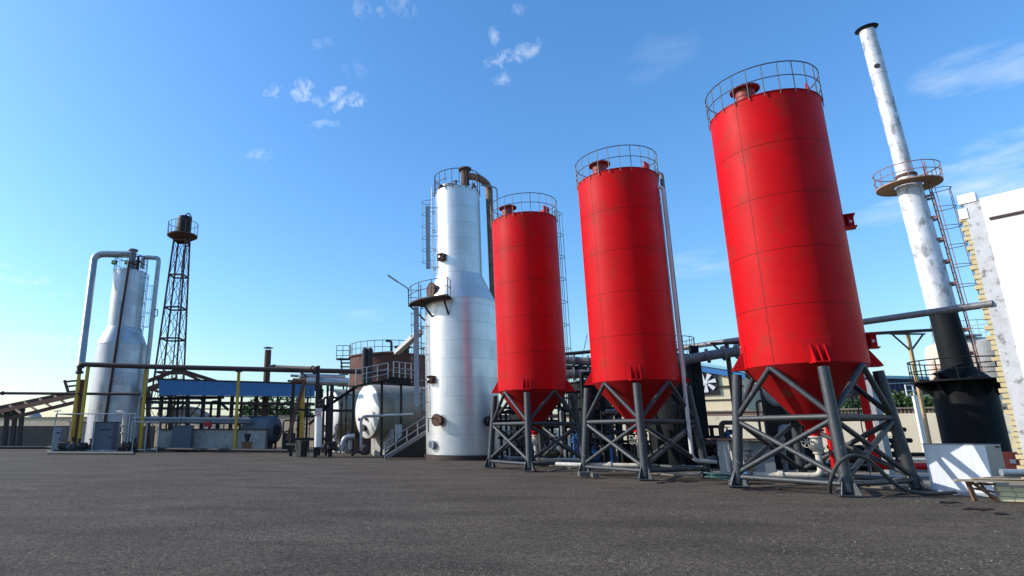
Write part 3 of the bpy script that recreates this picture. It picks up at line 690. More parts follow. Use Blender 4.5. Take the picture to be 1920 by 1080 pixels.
MB().path([sp(zpl2+.48), sp(zpl2+.6)], [.42,.42], 30).build('flange_collar', RUST, fu)
MB().path([sp(ztp-.02), sp(ztp+.09)], [.36, .50], 30).build('chimney_cap', DKST, fu)
e = sp(at(1643,118,26).z)+V((-.21,-.255,0)); dd = V((-.62,-.78,0)).normalized()
MB().lathe(e+dd*.0, [(.10,0),(.125,.0),(.125,.02),(.10,.02)], 20, axis=dd).build('painted_emblem', DKST, fu)
# platform on the stack
pc2 = sp(zpl2)
b = MB(); Nn = 48; n_ = 48
b.lathe(pc2, [(rc+.06,0),(1.25,0),(1.25,.05),(rc+.06,.05)], 48, close=False); b.build('ring_platform', mat('rust grating', (.50,.30,.15), (.32,.17,.08), .8, 0, 26), fu)
b = MB(); guard(b, pc2, 1.25, .04, .82, 14, .02); b.build('ring_rail', RUSTP, fu)
dl = V((.80, -.60, 0))
b = MB(); tl_ = V((-dl.y, dl.x, 0))
z = ZP+1.0
def lp(z, s): return sp(z)+dl*(rc+.22)+tl_*s*.27
for s_ in (-1, 1): b.tube(lp(ZP+.1, s_), lp(zpl2+1.0, s_), .025, n=6)
while z < zpl2+.9: b.tube(lp(z, -1), lp(z, 1), .016, n=5); z += .3
z = ZP+1.3
while z < zpl2:
    for s_ in (-1, 1): b.prism([lp(z, s_)+V((0,0,.0)), lp(z, s_)+V((0,0,-.09)), lp(z, s_)-dl*.32+V((0,0,-.16)), lp(z, s_)-dl*.32], tl_*.03)
    z += 1.05
b.build('ladder', RUSTP, fu)
b = MB(); z = zbw+.3
def hp(z, k):
    a = PI*k; return sp(z)+dl*(rc+.22)+tl_*math.cos(a)*.40+dl*math.sin(a)*.72
n_h = 6
for i in range(n_h+1):
    zz = z+(zpl2-.4-z)*i/n_h; b.path([hp(zz, k/10) for k in range(11)], .017, 5)
for k in (.05, .35, .65, .95): b.tube(hp(z, k), hp(zpl2-.4, k), .016, n=5)
b.build('ladder_cage', RUSTP, fu)
# hopper lid on the furnace platform
p0 = at(1735,697,25.2)
b = MB(); hp0 = ct+V((-.95,-.75,ZP+.07))
b.prism([hp0+V((-.62,0,.28)), hp0+V((.55,0,.75)), hp0+V((.62,0,.66)), hp0+V((.25,0,.02)), hp0+V((-.2,0,.02))], (.1,.5,0)); b.build('hatch', BLACK, fu)

# ================================================================== WHITE BOX, DRUM, TIMBER at lower right
A = gp(1748,922.5); B = gp(1868,931); dA = (B-A).normalized(); nA = V((-dA.y, dA.x, 0)); zbx = at(1847,834.5,B.y).z
bx = T('steel_cabinet', 'large off-white sheet metal box standing below the black furnace, right of the nearest silo', 'cabinet', (A+B)/2)
b = MB(); b.prism([A+V((0,0,.0)), B+V((0,0,.0)), B+nA*.85, A+nA*.85], (0,0,zbx)); b.build('sheet_body', WPANEL, bx)
b = MB(); b.prism([B+dA*.002+nA*.03+V((0,0,.03)), B+dA*.012+nA*.03+V((0,0,.03)), B+dA*.012+nA*.83+V((0,0,.03)), B+dA*.002+nA*.83+V((0,0,.03))], (0,0,zbx-.05)); b.build('end_shade_sheet', mat('beige end shade', (.40,.37,.30), (.34,.31,.25), .55, 0, 1.5), bx)  # thin darker sheet, paints the shade on the unlit end of the box
b = MB().box(B+nA*.62+dA*.03+V((0,0,zbx-.05)), (.16,.03,.05), math.atan2(nA.y, nA.x)); b.build('catch', RUST, bx)
b = MB(); b.prism([A-dA*.02-nA*.02+V((0,0,zbx)), B+dA*.02-nA*.02+V((0,0,zbx)), B+dA*.02+nA*.87+V((0,0,zbx)), A-dA*.02+nA*.87+V((0,0,zbx))], (0,0,.02)); b.build('lid', PANEL, bx)
b = MB(); b.prism([A-nA*.03+V((0,0,-.03)), B-nA*.03+V((0,0,-.03)), B-nA*.003+V((0,0,-.03)), A-nA*.003+V((0,0,-.03))], (0,0,.09)); b.build('bottom_rail', GALV, bx)
dc = gp(1905,893); dr = T('oil_drum', 'upright red-orange drum with a white patch beside the white cabinet', 'drum', dc)
MB().lathe(dc, [(.28,0),(.29,.02),(.285,.3),(.30,.32),(.285,.34),(.285,.6),(.30,.62),(.285,.64),(.29,.88),(.27,.9)], 32).build('drum_shell', ORB, dr)
q = dc+V((-.20,-.215,.56)); MB().box(q, (.16,.02,.15), R_(-43)).build('paint_patch', SIGNW, dr)
# brick stack
o = gp(1828,939)
bs = T('brick_stack', 'long low course of yellow bricks under the planks at the right edge', 'brick stack', o+V((.8,-.1,0)))
BRK2 = mat('pale yellow brick', (.72,.60,.34), (.60,.50,.30), .85, 0, 6, bump=.3)
for k in range(7):
    for lz in range(3): MB().box(o+V((.62+.255*k+.035*(lz % 2), -.14-.135*k-.02*(lz % 2), .06+.115*lz)), (.275,.20,.105), R_(-28)).build('brick', BRK2, bs)
tr = T('plank_trestle', 'weathered planks resting on a small broken brown timber trestle', 'trestle', o)
b = MB(); b.bar(o+V((-.32,.08,.47)), o+V((2.6,-1.30,.47)), .24, .03); b.bar(o+V((-.15,.24,.475)), o+V((2.7,-1.05,.52)), .18, .03); b.bar(o+V((.1,.08,.515)), o+V((2.5,-1.2,.56)), .16, .025); b.bar(o+V((.45,.16,.53)), o+V((1.3,-.02,.57)), .15, .025)
b.build('plank', WOOD, tr)
b = MB(); b.bar(o+V((-.06,.02,.46)), o+V((-.02,-.04,.0)), .10, .05); b.bar(o+V((.03,.04,.45)), o+V((.46,-.12,.02)), .12, .05); b.bar(o+V((.0,.05,.40)), o+V((.52,-.06,.39)), .1, .05); b.bar(o+V((.12,.08,.28)), o+V((.5,-.02,.20)), .09, .05); b.bar(o+V((.3,.1,.42)), o+V((.45,.0,.02)), .08, .05)
b.build('timber_frame', WOODD, tr)
pq = tag(MB().path([o+V((.85,.05,.66)), o+V((3.0,-.5,.69))], .085, 14).build('pipe_offcut', GALV), 'short grey pipe lying on the planks at right edge', 'pipe')

# ================================================================== BLACK TANKS BETWEEN SILOS
def black_tank(label, xl, xr, py, Y, ytop, group='black storage tanks behind the silos', m=BLACK, rail=True, yref=None):
    c, r = cylfit(xl, xr, py, Y); zt_ = at((xl+xr)/2, ytop, Y).z
    t_ = T('storage_tank', label, 'tank', c, group)
    MB().lathe(c, [(r,0),(r,zt_),(r+.06,zt_),(r+.06,zt_+.06),(.2,zt_+.3)], 64).build('tank_shell', m, t_)
    if rail:
        b = MB(); guard(b, c, r-.02, zt_+.06, zt_+1.0, 18, .02); b.build('guard_rail', RAILM, t_)
    return t_, c, r, zt_
tB, cB, rB, zB = black_tank('tall black tank with a ladder behind the middle silo', 1212, 1318, 770, 31.5, 672)
ladder(cB+V((rB*.95+.12,-.42,0)), (.95,-.3), .2, zB+.1, 0, 0, BLACK, tB, r=.03, w=.5)
b = MB(); b.bar(cB+V((rB*.62,-rB*.83,0)), cB+V((rB*.62,-rB*.83,zB+.5)), .42, .22); b.build('side_channel', BLACK, tB)
tC, cC, rC, zC = black_tank('black tank seen between the legs of the nearest silo', 1432, 1536, 790, 28.5, 730, rail=False)
b = MB().path(fil([cC+V((-rC*.7,-rC*.75,3.0)), cC+V((-rC*.8,-rC*1.05,2.95)), cC+V((-rC*1.3,-rC*1.1,2.95)), cC+V((-rC*1.5,-rC*1.1,3.3)), cC+V((-rC*1.55,-rC*1.0,4.2))], .3), .17, 14); b.build('outlet_pipe', GALV, tC)
tD, cD, rD, zD = black_tank('black tank in the gap between the farthest and middle silos', 1068, 1150, 780, 36, 720)
tE, cE, rE, zE = black_tank('squat black tank behind the cone of the farthest silo', 955, 1030, 800, 44, 752, rail=False)
# big rusty-white tank behind the furnace
cF, rF = cylfit(1736, 1905, 680, 52)
tF = T('storage_tank', 'white and rust-streaked tank behind the black flue, with a railing on top', 'tank', cF)
zF = at(1780,632,50).z
MB().lathe(cF, [(rF,0),(rF,zF-1.0),(rF*.93,zF-.35),(rF*.7,zF),(.5,zF+.25)], 64).build('tank_shell', mat('rust streaked white', (.66,.60,.50), (.50,.42,.32), .6, 0, .5, spots=(.34,.15,.07), spot_amt=.52, spot_scale=.30), tF)
b = MB(); guard(b, cF, rF*.72, zF, zF+1.5, 14, .03); b.box(cF+V((-rF*.55,-rF*.5,zF+.15)), (2.2,1.6,.12)); b.build('guard_rail', GALV, tF)

# ================================================================== ELEVATED PIPES
def pipe(name, label, pts, r, m, rad=.4, n=12, cat='pipe', group=None, flanges=()):
    o = MB().path(fil(pts, rad) if len(pts) > 2 else pts, r, n)
    P_ = [V(p_) for p_ in pts]
    for (i, f) in flanges:
        q_ = P_[i].lerp(P_[i+1], f); d = (P_[i+1]-P_[i]).normalized(); o.lathe(q_-d*.06, [(r*1.5,0),(r*1.5,.12)], 18, axis=d)
    return tag(o.build(name, m), label, cat, group)
zpp = at(1830,574,21.2).z
pr = ray(1293,650); tt = (zpp-EYE)/pr.z
PA = V((pr.x*tt, pr.y*tt, zpp)); PB = at(1838,572.5,21.0)
pipe('overhead_pipe', 'long grey overhead pipe crossing behind the nearest silo to the white building', [PA+(PA-PB).normalized()*3, PB+(PB-PA)*.03], .13, PIPEG, n=16)
def tpost(label, px, ptop, pfoot, Y, m, m2, h=.55):
    a = at(px, ptop, Y); t_ = T('pipe_support', label, 'post', (a.x, Y, 0), 'T-shaped pipe support posts')
    MB().bar((a.x, Y, 0), (a.x, Y, a.z), .16).build('post', m, t_)
    b = MB(); b.bar((a.x-h*1.4, Y, a.z+.06), (a.x+h*1.4, Y, a.z+.06), .10); b.bar((a.x-h*1.2, Y, a.z), (a.x, Y, a.z-h*1.3), .08); b.bar((a.x+h*1.2, Y, a.z), (a.x, Y, a.z-h*1.3), .08); b.build('crosshead', m2, t_)
    return t_
tpost('rusty T-post beside the yellow workshop fan, under the overhead pipe', 1362, 646, 0, 29.4, RUST, RUSTD)
tpost('orange T-post carrying a thin beam, left of the black furnace', 1702, 628, 0, 38, ORNG, RUSTD, .8)
b = MB().bar(at(1610,627,38), at(1780,617,38), .14, .2); tag(b.build('steel_beam', RUSTD), 'thin rusty beam resting on the orange T-post', 'beam')
b = MB().bar(at(1600,722,45), at(1745,716,46), .06, .06); tag(b.build('service_pipe', GALV), 'thin pale pipe crossing in front of the brown store', 'pipe')
pipe('flanged_pipe', 'fat dark flanged pipe running behind the middle silo', [at(1250,683,30), at(1300,672,29.6), at(1345,664,29.2), at(1386,659,29)], .24, PIPEG, flanges=((0,.5),(1,.6),(2,.3),(2,.9)))
pipe('overhead_pipe', 'dark thin overhead pipe in the gap between farthest and middle silo', [at(1058,664,34), at(1112,659,33.5)], .1, DKST)
for k, (y0, y1, r, lb, m) in enumerate(((675,677,.24,'fat grey upper pipe between the farthest and middle silos', PIPEG), (688,690,.14,'thin black lower pipe between the farthest and middle silos', DKST), (703,700,.27,'fattest pale insulated pipe between the farthest and middle silos', PIPEG))):
    pipe('insulated_pipe', lb, [at(1055,y0,35), at(1085,y1,34.8), at(1120,y1+2,34.5)], r, m, flanges=((0,.7),(1,.5)))

# ================================================================== UNDER-SILO PIPES, PUMPS
def motor_pump(label, p, s=1., m=BLUE, rz=0, group='pumps among the pipework'):
    p = V(p); t_ = T('pump', label, 'pump', p, group); Rm = Matrix.Rotation(rz, 3, 'Z'); ax = Rm@V((1,0,0))
    b = MB().lathe(p+V((0,0,.34*s))-ax*.35*s, [(.1*s,-.04*s),(.19*s,0),(.2*s,.04*s),(.2*s,.45*s),(.14*s,.5*s)], 20, axis=ax)
    for k in range(10): 
        a = k*PI/5; e = V((0,0,1))*math.sin(a)+Rm@V((0,1,0))*math.cos(a); b.bar(p+V((0,0,.34*s))-ax*.3*s+e*.2*s, p+V((0,0,.34*s))+ax*.08*s+e*.2*s, .012*s, .05*s, up=e)
    b.build('motor', m, t_)
    b = MB().lathe(p+V((0,0,.34*s))+ax*.2*s, [(.05*s,-.08*s),(.08*s,0),(.2*s,.05*s),(.2*s,.2*s),(.1*s,.24*s)], 20, axis=ax)
    b.tube(p+ax*.3*s+V((0,0,.34*s)), p+ax*.3*s+V((0,0,.75*s)), .07*s); b.lathe(p+ax*.3*s+V((0,0,.72*s)), [(.12*s,0),(.12*s,.05*s)], 14); b.build('pump_casing', RUSTD, t_)
    MB().box(p+V((0,0,.06*s)), (1.1*s,.4*s,.12*s), rz).build('skid', DKST, t_)
    return t_
motor_pump('blue electric pump behind the left leg of the middle silo', gp(1118,872), 1.3, BLUE, .2)
motor_pump('blue pump with rusty valve behind the left leg of the nearest silo', gp(1402,893), 1.15, BLUE, .1)
motor_pump('small dark pump under the farthest silo', gp(1040,866), 1.4, DKST, -.2)
motor_pump('dark teal pump in the gap right of the farthest silo', gp(1078,868), 1.5, CABI, .4)
# cream pipe from silo 3 valve
pv = c3+V((0,0,1.12)); 
pipe('cream_pipe', 'cream pipe dropping from the nearest silo outlet and running left along the ground', [pv, c3+V((.02,0,.38)), c3+V((-1.6,.75,.36))], .085, CREAMP, .25, 14, flanges=((0,.06),(1,.6)))
pv = V(s2.location)+V((0,0,1.12))
pipe('cream_pipe', 'cream pipe dropping from the middle silo outlet and bending left', [pv, V(s2.location)+V((.02,0,.38)), V(s2.location)+V((-2.3,1.0,.36)), V(s2.location)+V((-3.0,1.6,.36))], .085, CREAMP, .25, 12, flanges=((1,.5),))
pv = V(s1.location)+V((0,0,1.12))
pipe('cream_pipe', 'cream pipe dropping from the farthest silo outlet', [pv, V(s1.location)+V((.02,0,.38)), V(s1.location)+V((2.3,1.0,.36))], .085, CREAMP, .25, 12)
pipe('red_pipe', 'thin upright red pipe just behind the front leg of the nearest silo', [at(1551,790,19.6), at(1566,880,19.6)], .09, REDP)
a = at(1612,700,22.5); 
pipe('red_pipe', 'red pipe coming down behind the nearest silo and turning right along the ground', [a, V((a.x,22.5,.45)), V((a.x+2.6,22.9,.42))], .125, REDP, .35, 14, flanges=((1,.45),(1,.9)))
for k, (x0_, y0_, x1_, y1_, r, m, lb) in enumerate([
    (1395,905,1740,899,.06,GALV,'thin grey ground pipe behind the base rail of the nearest silo'),
    (1460,866,1740,868,.10,CREAMP,'cream ground pipe at the foot of the back wall'),
    (1440,874,1700,884,.11,PIPEG,'dark grey ground pipe crossing behind the nearest silo'),
    (1200,872,1370,874,.10,CREAMP,'cream ground pipe behind the middle silo'),
    (1150,880,1330,884,.09,PIPEG,'dark ground pipe lying behind the middle silo feet'),
    (1130,866,1345,862,.14,PIPEG,'thick dark ground pipe farthest back behind the middle silo'),
    (990,870,1100,872,.08,CREAMP,'cream ground pipe behind the farthest silo foot'),
    (930,862,1100,864,.10,GALV,'grey ground pipe behind the farthest silo'),
    (1480,857,1745,858,.14,BLACK,'thick black ground pipe along the bottom of the back wall')]):
    p_, q_ = gp(x0_, y0_), gp(x1_, y1_)
    pipe('ground_pipe', lb, [p_+V((0,0,r+.06)), q_+V((0,0,r+.06))], r, m, group='pipes lying on the yard slab', flanges=((0,.3),(0,.75)))
# boards on slab
for (x, y, l, w, a, lb) in ((1660,893,2.2,.25,.15,'pale board lying under the right leg of the nearest silo'), (1560,886,2.6,.2,-.1,'pale board lying behind the nearest silo outlet pipe'), (1470,897,1.8,.3,.3,'pale board lying by the left leg of the nearest silo'), (1270,885,2.4,.3,.05,'pale board lying behind the middle silo'), (1050,872,2.6,.3,.0,'pale board between the farthest and middle silos'), (1700,900,1.6,.2,.5,'short pale board near the foot of the white cabinet')):
    p_ = gp(x, y); tag(MB().box(p_+V((0,0,.045)), (l,w,.04), a).build('board', WOOD), lb, 'board', 'boards lying on the yard slab')
# pump shelter: rusty sheet top, grey panels
Ys = 22.2; a = at(1338,825,Ys); bq = at(1455,825,Ys-.8)
sh = T('pump_shelter', 'low grey and white panel shelter with rusty sheet top, left of nearest silo', 'shelter', (a.x, Ys, 0))
b = MB(); b.prism([a+V((-.1,-.15,0)), V((bq.x+.1,bq.y-.15,a.z)), V((bq.x+.4,bq.y+1.3,a.z)), a+V((.2,1.3,0))], (0,0,.05)); b.build('sheet_top', RUST, sh)
def pan(x0_, x1_, m, Y_, name='side_panel', z0=.05): 
    p_, q_ = at(x0_,830,Y_), at(x1_,830,Y_-.3); b = MB(); b.prism([V((p_.x,Y_,z0)), V((q_.x,Y_-.3,z0)), V((q_.x,Y_-.3,a.z-.01)), V((p_.x,Y_,a.z-.01))], (0,.04,0)); return b.build(name, m, sh)
pan(1345,1366,PANEL,Ys+.02); pan(1371,1410,WPANEL,Ys+.3); pan(1405,1448,PANEL,Ys-.25)
b = MB(); b.bar(at(1357,828,Ys-.1), at(1368,885,Ys-.3), .08, .06); b.bar(at(1369,828,Ys+.2), at(1378,884,Ys+.1), .08); b.build('prop', CREAMP, sh)
# rusty valve column
p_ = gp(1412,900); vc = T('gate_valve', 'rusty gate valve column in front of the panel shelter', 'valve', p_)
MB().lathe(p_, [(.12,0),(.12,.35),(.2,.36),(.2,.42),(.14,.5),(.2,.62),(.2,.68),(.1,.7),(.1,.8),(.16,.82),(.16,.86)], 18).build('valve_body', mat('valve rust', (.30,.20,.13), (.18,.12,.09), .7, 0, 10), vc)
MB().ring(p_+V((0,0,1.0)), .17, .018, 24, 6).tube(p_+V((0,0,.85)), p_+V((0,0,1.02)), .02, n=6).tube(p_+V((-.17,0,1.0)), p_+V((.17,0,1.0)), .012, n=5).build('hand_wheel', RUST, vc)
# blue drum
p_ = gp(1386,907); bd = T('blue_keg', 'small round blue keg lying behind the left leg of the nearest silo', 'keg', p_)
MB().lathe(p_+V((0,-.2,.26)), [(.05,0),(.2,.03),(.26,.12),(.26,.5),(.2,.6),(.05,.63)], 24, axis=(.5,.86,0)).build('keg_shell', mat('sky blue plastic', (.12,.30,.50), (.1,.25,.42), .4), bd)
MB().lathe(p_+V((-.02,-.24,.26)), [(.05,-.05),(.05,.06)], 12, axis=(.5,.86,0)).build('bung', SIGNW, bd)
# hoses
fr = V((10.36,15.25,0))
L0 = c3+V((-math.sin(PHI)*RF, -math.cos(PHI)*RF, 0))
pts = [L0+V((-.25,.35,.08)), L0+V((-.38,.1,.35)), L0+V((-.30,-.18,.85)), L0+V((.05,-.26,1.08)), L0+V((.5,-.2,.98)), L0+V((.95,-.1,.55)), L0+V((1.35,0,.2)), L0+V((1.9,.05,.06)), L0+V((2.6,.15,.06)), L0+V((3.1,.35,.07))]
tag(MB().path(fil(pts, .3), .05, 10).build('rubber_hose', RUBBER), 'thick dark rubber hose looped round the front leg of the nearest silo', 'hose')
pc_ = gp(1352,907); b = MB(); rh = random.Random(9); pts = []
for k in range(90):
    a_ = k*.42; r_ = .32+.12*math.sin(k*.31)+rh.uniform(-.03,.03); pts.append(pc_+V((math.cos(a_)*r_*1.2+.1*math.sin(k*.13), math.sin(a_)*r_, .05+.14*abs(math.sin(k*.21))+.002*k)))
tag(b.path(pts, .018, 6).build('hose_coil', HOSEG), 'tangled coil of green hose on the ground between the middle and nearest silos', 'hose')
# concrete footing blocks and debris
for (x, y, l, lb) in ((1098,893,.5,'grey concrete block by the left foot of the middle silo'), (1116,895,.22,'small brown block right of the left foot of the middle silo')):
    p_ = gp(x, y); tag(MB().prism([p_+V((-l/2,-.1,0)), p_+V((l/2,-.12,0)), p_+V((l/2+.03,.2,0)), p_+V((-l/2,.2,0))], (0,.01,.16)).build('concrete_block', OLDC), lb, 'block')
rd = random.Random(21)
deb = [(1420,921,1.0,.02,'flat dark strip of scrap in front of the nearest silo left foot'), (1460,920,.5,.3,'short greenish strip of scrap before the nearest silo base rail'), (1660,935,.35,.6,'curled rusty scrap to the right of the nearest silo front foot'), (1690,929,.5,.2,'rusty scrap strip near the right foot of the nearest silo'), (1280,905,1.2,.05,'long brown scrap strip in front of the middle silo'), (1240,908,.5,.5,'bent scrap by the middle silo front foot'), (1835,958,.7,-.1,'dark scrap lying on the gravel in front of the trestle'), (1880,968,.35,.2,'small dark scrap on the gravel near the right edge'), (1010,885,.7,0,'dark scrap strip by the farthest silo front foot'), (1780,946,.6,.1,'thin buried cable stub on the gravel before the white cabinet')]
for (x, y, l, a_, lb) in deb:
    p_ = gp(x, y); b = MB(); pts = [p_+V((math.cos(a_)*l*(k/5-.5), math.sin(a_)*l*(k/5-.5)+rd.uniform(-.06,.06), .025+rd.uniform(0,.03))) for k in range(6)]
    b.path(pts, [.01,.03,.022,.035,.02,.01], 5); tag(b.build('scrap', RUSTD), lb, 'scrap', 'scraps lying on the gravel')
# steel frame rack / scaffold ladder and grey column behind silo 3
Yg = 24.5; a = at(1603,728,Yg)
sc = T('access_ladder', 'thin dark ladder standing behind the nearest silo in front of the cream wall', 'ladder', (a.x, Yg, 0))
b = MB(); 
for dx in (0, .42): b.tube((a.x+dx,Yg,0), (a.x+dx,Yg,a.z), .022, n=6)
for k in range(9): b.tube((a.x,Yg,.4+k*.42), (a.x+.42,Yg,.4+k*.42), .018, n=6)
b.build('ladder_frame', DKST, sc)
a = at(1632,712,25); tag(MB().bar((a.x+.1,25,0), (a.x,25,a.z), .26).build('steel_column', GALV), 'pale grey steel column standing behind the right legs of the nearest silo', 'column')
# white railing by wall right
p_ = at(1697,722,46.2); ra = T('white_railing', 'white painted platform railing showing above the wall left of the furnace', 'railing', (p_.x,46.2,0))
b = MB()
zt_ = at(1710,722,46.2).z; zb_ = at(1710,742,46.2).z; xr_ = at(1752,722,46.2).x
for z in (zb_, (zt_+zb_)/2, zt_): b.bar((p_.x,46.2,z), (xr_,46.2,z), .06)
for k in range(5): b.bar((p_.x+(xr_-p_.x)*k/4,46.2,zb_), (p_.x+(xr_-p_.x)*k/4,46.2,zt_), .07)
b.build('rails', WHT, ra); MB().bar((p_.x+.7,46.3,0), (p_.x+.7,46.3,zb_), .4, .2).build('support_post', WHT, ra)

# ================================================================== CENTRE: HORIZONTAL TANKS, RUSTY TANK, STAIRS
def htank(label, pe, ax, r, Ln, m, group='horizontal tanks'):
    pe = V(pe); ax = V(ax).normalized(); t_ = T('horizontal_tank', label, 'tank', (pe.x, pe.y, 0), group)
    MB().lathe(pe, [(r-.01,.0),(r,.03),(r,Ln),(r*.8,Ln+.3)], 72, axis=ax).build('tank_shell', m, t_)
    MB().lathe(pe, [(.02,-.34),(r*.35,-.32),(r*.7,-.22),(r*.92,-.08),(r+.008,.05)], 72, axis=ax, close=False).build('end_cap', WHT, t_)  # same tank: sunlit end stays white, shaded shell is coloured darker
    b = MB(); 
    for f in (.18, .55, .85): b.lathe(pe+ax*Ln*f, [(r+.012,0),(r+.012,.07)], 72, axis=ax, close=False)
    b.build('band', GALV, t_)
    for f in (.15, .8):
        q_ = pe+ax*Ln*f; s_ = V((-ax.y, ax.x, 0)); b = MB()
        b.prism([q_+s_*r*.75+V((0,0,-q_.z)), q_-s_*r*.75+V((0,0,-q_.z)), q_-s_*r*.75+V((0,0,-r*.55)), q_-s_*r*.35+V((0,0,-r*.97)), q_+s_*r*.35+V((0,0,-r*.97)), q_+s_*r*.75+V((0,0,-r*.55))], ax*.35); b.build('saddle', LIME, t_)
    # fittings on the end
    for (ox, oz, rr) in ((.1,-.62,.22),(-.25,-.3,.1),(.3,-.3,.09)):
        s_ = V((ax.y, -ax.x, 0)); q_ = pe+s_*r*ox+V((0,0,r*oz))-ax*.3; MB().lathe(q_, [(rr*1.3,-.16),(rr*1.3,-.08),(rr,-.08),(rr,.22)], 18, axis=ax).build('end_nozzle', RUSTD, t_)
    return t_
E1 = at(688,771,47.5); AX = V((.86,.50,0))
htank('nearer horizontal white tank with curved shadows on its rounded end', E1, AX, 2.08, 8.0, TANK_SHADE)
E2 = at(617,775,53); htank('farther horizontal white tank, half hidden behind the pipe frame', E2, AX, 2.1, 6.5, TANK_SHADE)
cR, rR = cylfit(655.5, 800, 690, 66)
rtk = T('storage_tank', 'big red-brown rusty upright tank with railing behind the horizontal tanks', 'tank', cR)
zR = at(700,664,62).z
MB().lathe(cR, [(rR,0),(rR,zR),(rR+.15,zR),(rR+.15,zR+.15),(.4,zR+.8)], 96).build('tank_shell', RUSTT, rtk)
b = MB(); guard(b, cR, rR, zR+.1, zR+1.45, 18, .035, a0=R_(170), a1=R_(380), seg=60); b.build('guard_rail', RAILM, rtk)
b = MB()
for k in range(9):
    a_ = R_(176)+.02*k; b.box(cR+V((math.cos(R_(184))*(rR+.6)-.05*k+.2, -.5+.33*k*.0, zR-.1-.42*k)), (1.0,.9,.06))
x_ = cR.x-rR-1.35
for s_ in (-.45,.45): b.bar((x_+.35,cR.y+s_,zR+.1), (x_+.75,cR.y+s_,zR-3.6), .09)
b.build('stair_flight', DKST, rtk)
b = MB()
for z in (zR+.3, zR+.85, zR+1.4): b.bar((x_-.1,cR.y-.5,z), (x_+1.3,cR.y-.5,z), .06)
for dx in (-.1,.6,1.3): b.bar((x_+dx,cR.y-.5,zR-.2), (x_+dx,cR.y-.5,zR+1.4), .06)
b.box((x_+.6,cR.y,zR-.05), (1.4,1.2,.1)); b.build('stair_landing', DKST, rtk)
b = MB().lathe(cR+V((1.6,-rR*.7,zR+.3)), [(.7,0),(.7,.5),(.9,.5),(.9,.65)], 24).path(fil([cR+V((.4,-rR*.8,zR+.4)), cR+V((.4,-rR*.8,zR+1.5)), cR+V((-.2,-rR*.8,zR+1.5))], .3), .14, 8); b.build('roof_vent', DKST, rtk)
# two black vertical pipes in front of the rusty tank
for (x, yt, lb) in ((684.5,652,'left of two black capped standpipes in front of the rusty tank'), (694,652,'right of two black capped standpipes in front of the rusty tank')):
    a = at(x, yt, 50.5); tag(MB().path([V((a.x,50.5,4.5)), a+V((0,0,-.25)), a+V((0,0,-.06)), a], [.26,.26,.2,.06], 14).build('standpipe', DKST), lb, 'pipe', 'black standpipes')
# diagonal duct
tag(MB().bar(at(744,661,52), at(788,622,44), .5, .35).build('diagonal_duct', mat('pale duct', (.50,.47,.42), (.4,.37,.33), .6)), 'pale diagonal duct rising from the rusty tank toward the silver tower', 'duct')
# walkway above the tanks
Yw = 45.0
wy = T('walkway', 'black steel walkway with handrails over the horizontal tanks', 'walkway', (at(700,730,Yw).x, Yw, 0))
P0, P1, P2 = at(668,725,Yw), at(728,713,Yw), at(782,718,Yw)
b = MB(); b.bar(P0, P1, 1.0, .12); b.bar(P1+V((0,0,.02)), P2+V((0,0,0)), 1.0, .45); b.bar(P0+V((0,0,0)), at(606,767,Yw-.5), .18, .22); b.build('deck', BLACK, wy)
b = MB()
for p_, q_, n_ in ((P0+V((0,-.45,0)), P1+V((0,-.45,0)), 3), (P1+V((.4,-.45,.1)), P2+V((0,-.45,.1)), 4)):
    for h_ in (.45, .8, 1.25): b.tube(p_+V((0,0,h_)), q_+V((0,0,h_)), .03, n=6)
    for k in range(n_+1): b.tube(p_.lerp(q_, k/n_), p_.lerp(q_, k/n_)+V((0,0,1.25)), .035, n=6)
b.build('handrail', GALV, wy)
b = MB()
for q_ in (at(663,725,Yw), at(716,716,Yw), at(752,716,Yw)): b.bar((q_.x,Yw+.2,0), (q_.x,Yw+.2,q_.z), .18)
b.build('support_post', DKST, wy)
# pipe clutter at walkway
pipe('grey_bent_pipe', 'grey bent pipe standing in front of the nearer horizontal tank', [at(677,850,43.5), at(677,781,43.5), at(775,777,43.5)], .10, GALV, .4)
# stairs beside the silver tower
Yt = 41.5
stp = T('steel_stair', 'grey steel stair with double handrails climbing beside the silver tower', 'stairs', (at(735,862,Yt).x, Yt, 0))
S0 = at(722,863,Yt-1.2); S0.z = 0; S1 = at(803,808,Yt)
b = MB()
for o_ in (V((0,-.45,0)), V((0,.45,0))): b.bar(S0+o_+V((0,0,.05)), S1+o_, .07, .24)
for k in range(9): 
    q_ = S0.lerp(S1, (k+.5)/9); b.box(q_+V((0,0,.04)), (.34,.9,.04), 0)
b.build('stair_flight', PIPEG, stp)
b = MB()
for o_ in (V((0,-.5,0)), V((0,.5,0))):
    for h_ in (.55, 1.05): b.tube(S0+o_+V((0,0,h_)), S1+o_+V((0,0,h_)), .035, n=6)
    for k in range(5): q_ = S0.lerp(S1, k/4); b.tube(q_+o_, q_+o_+V((0,0,1.05)), .035, n=6)
b.build('handrail', PIPEG, stp)
b = MB(); b.prism([at(715,866,42.5)-V((0,0,at(715,866,42.5).z)), V((S1.x+.3,42.5,0)), V((S1.x+.3,42.5,2.0)), V((at(760,830,42.5).x,42.5,1.7)), ], (0,.1,0)); b.build('side_screen', DKST, stp)
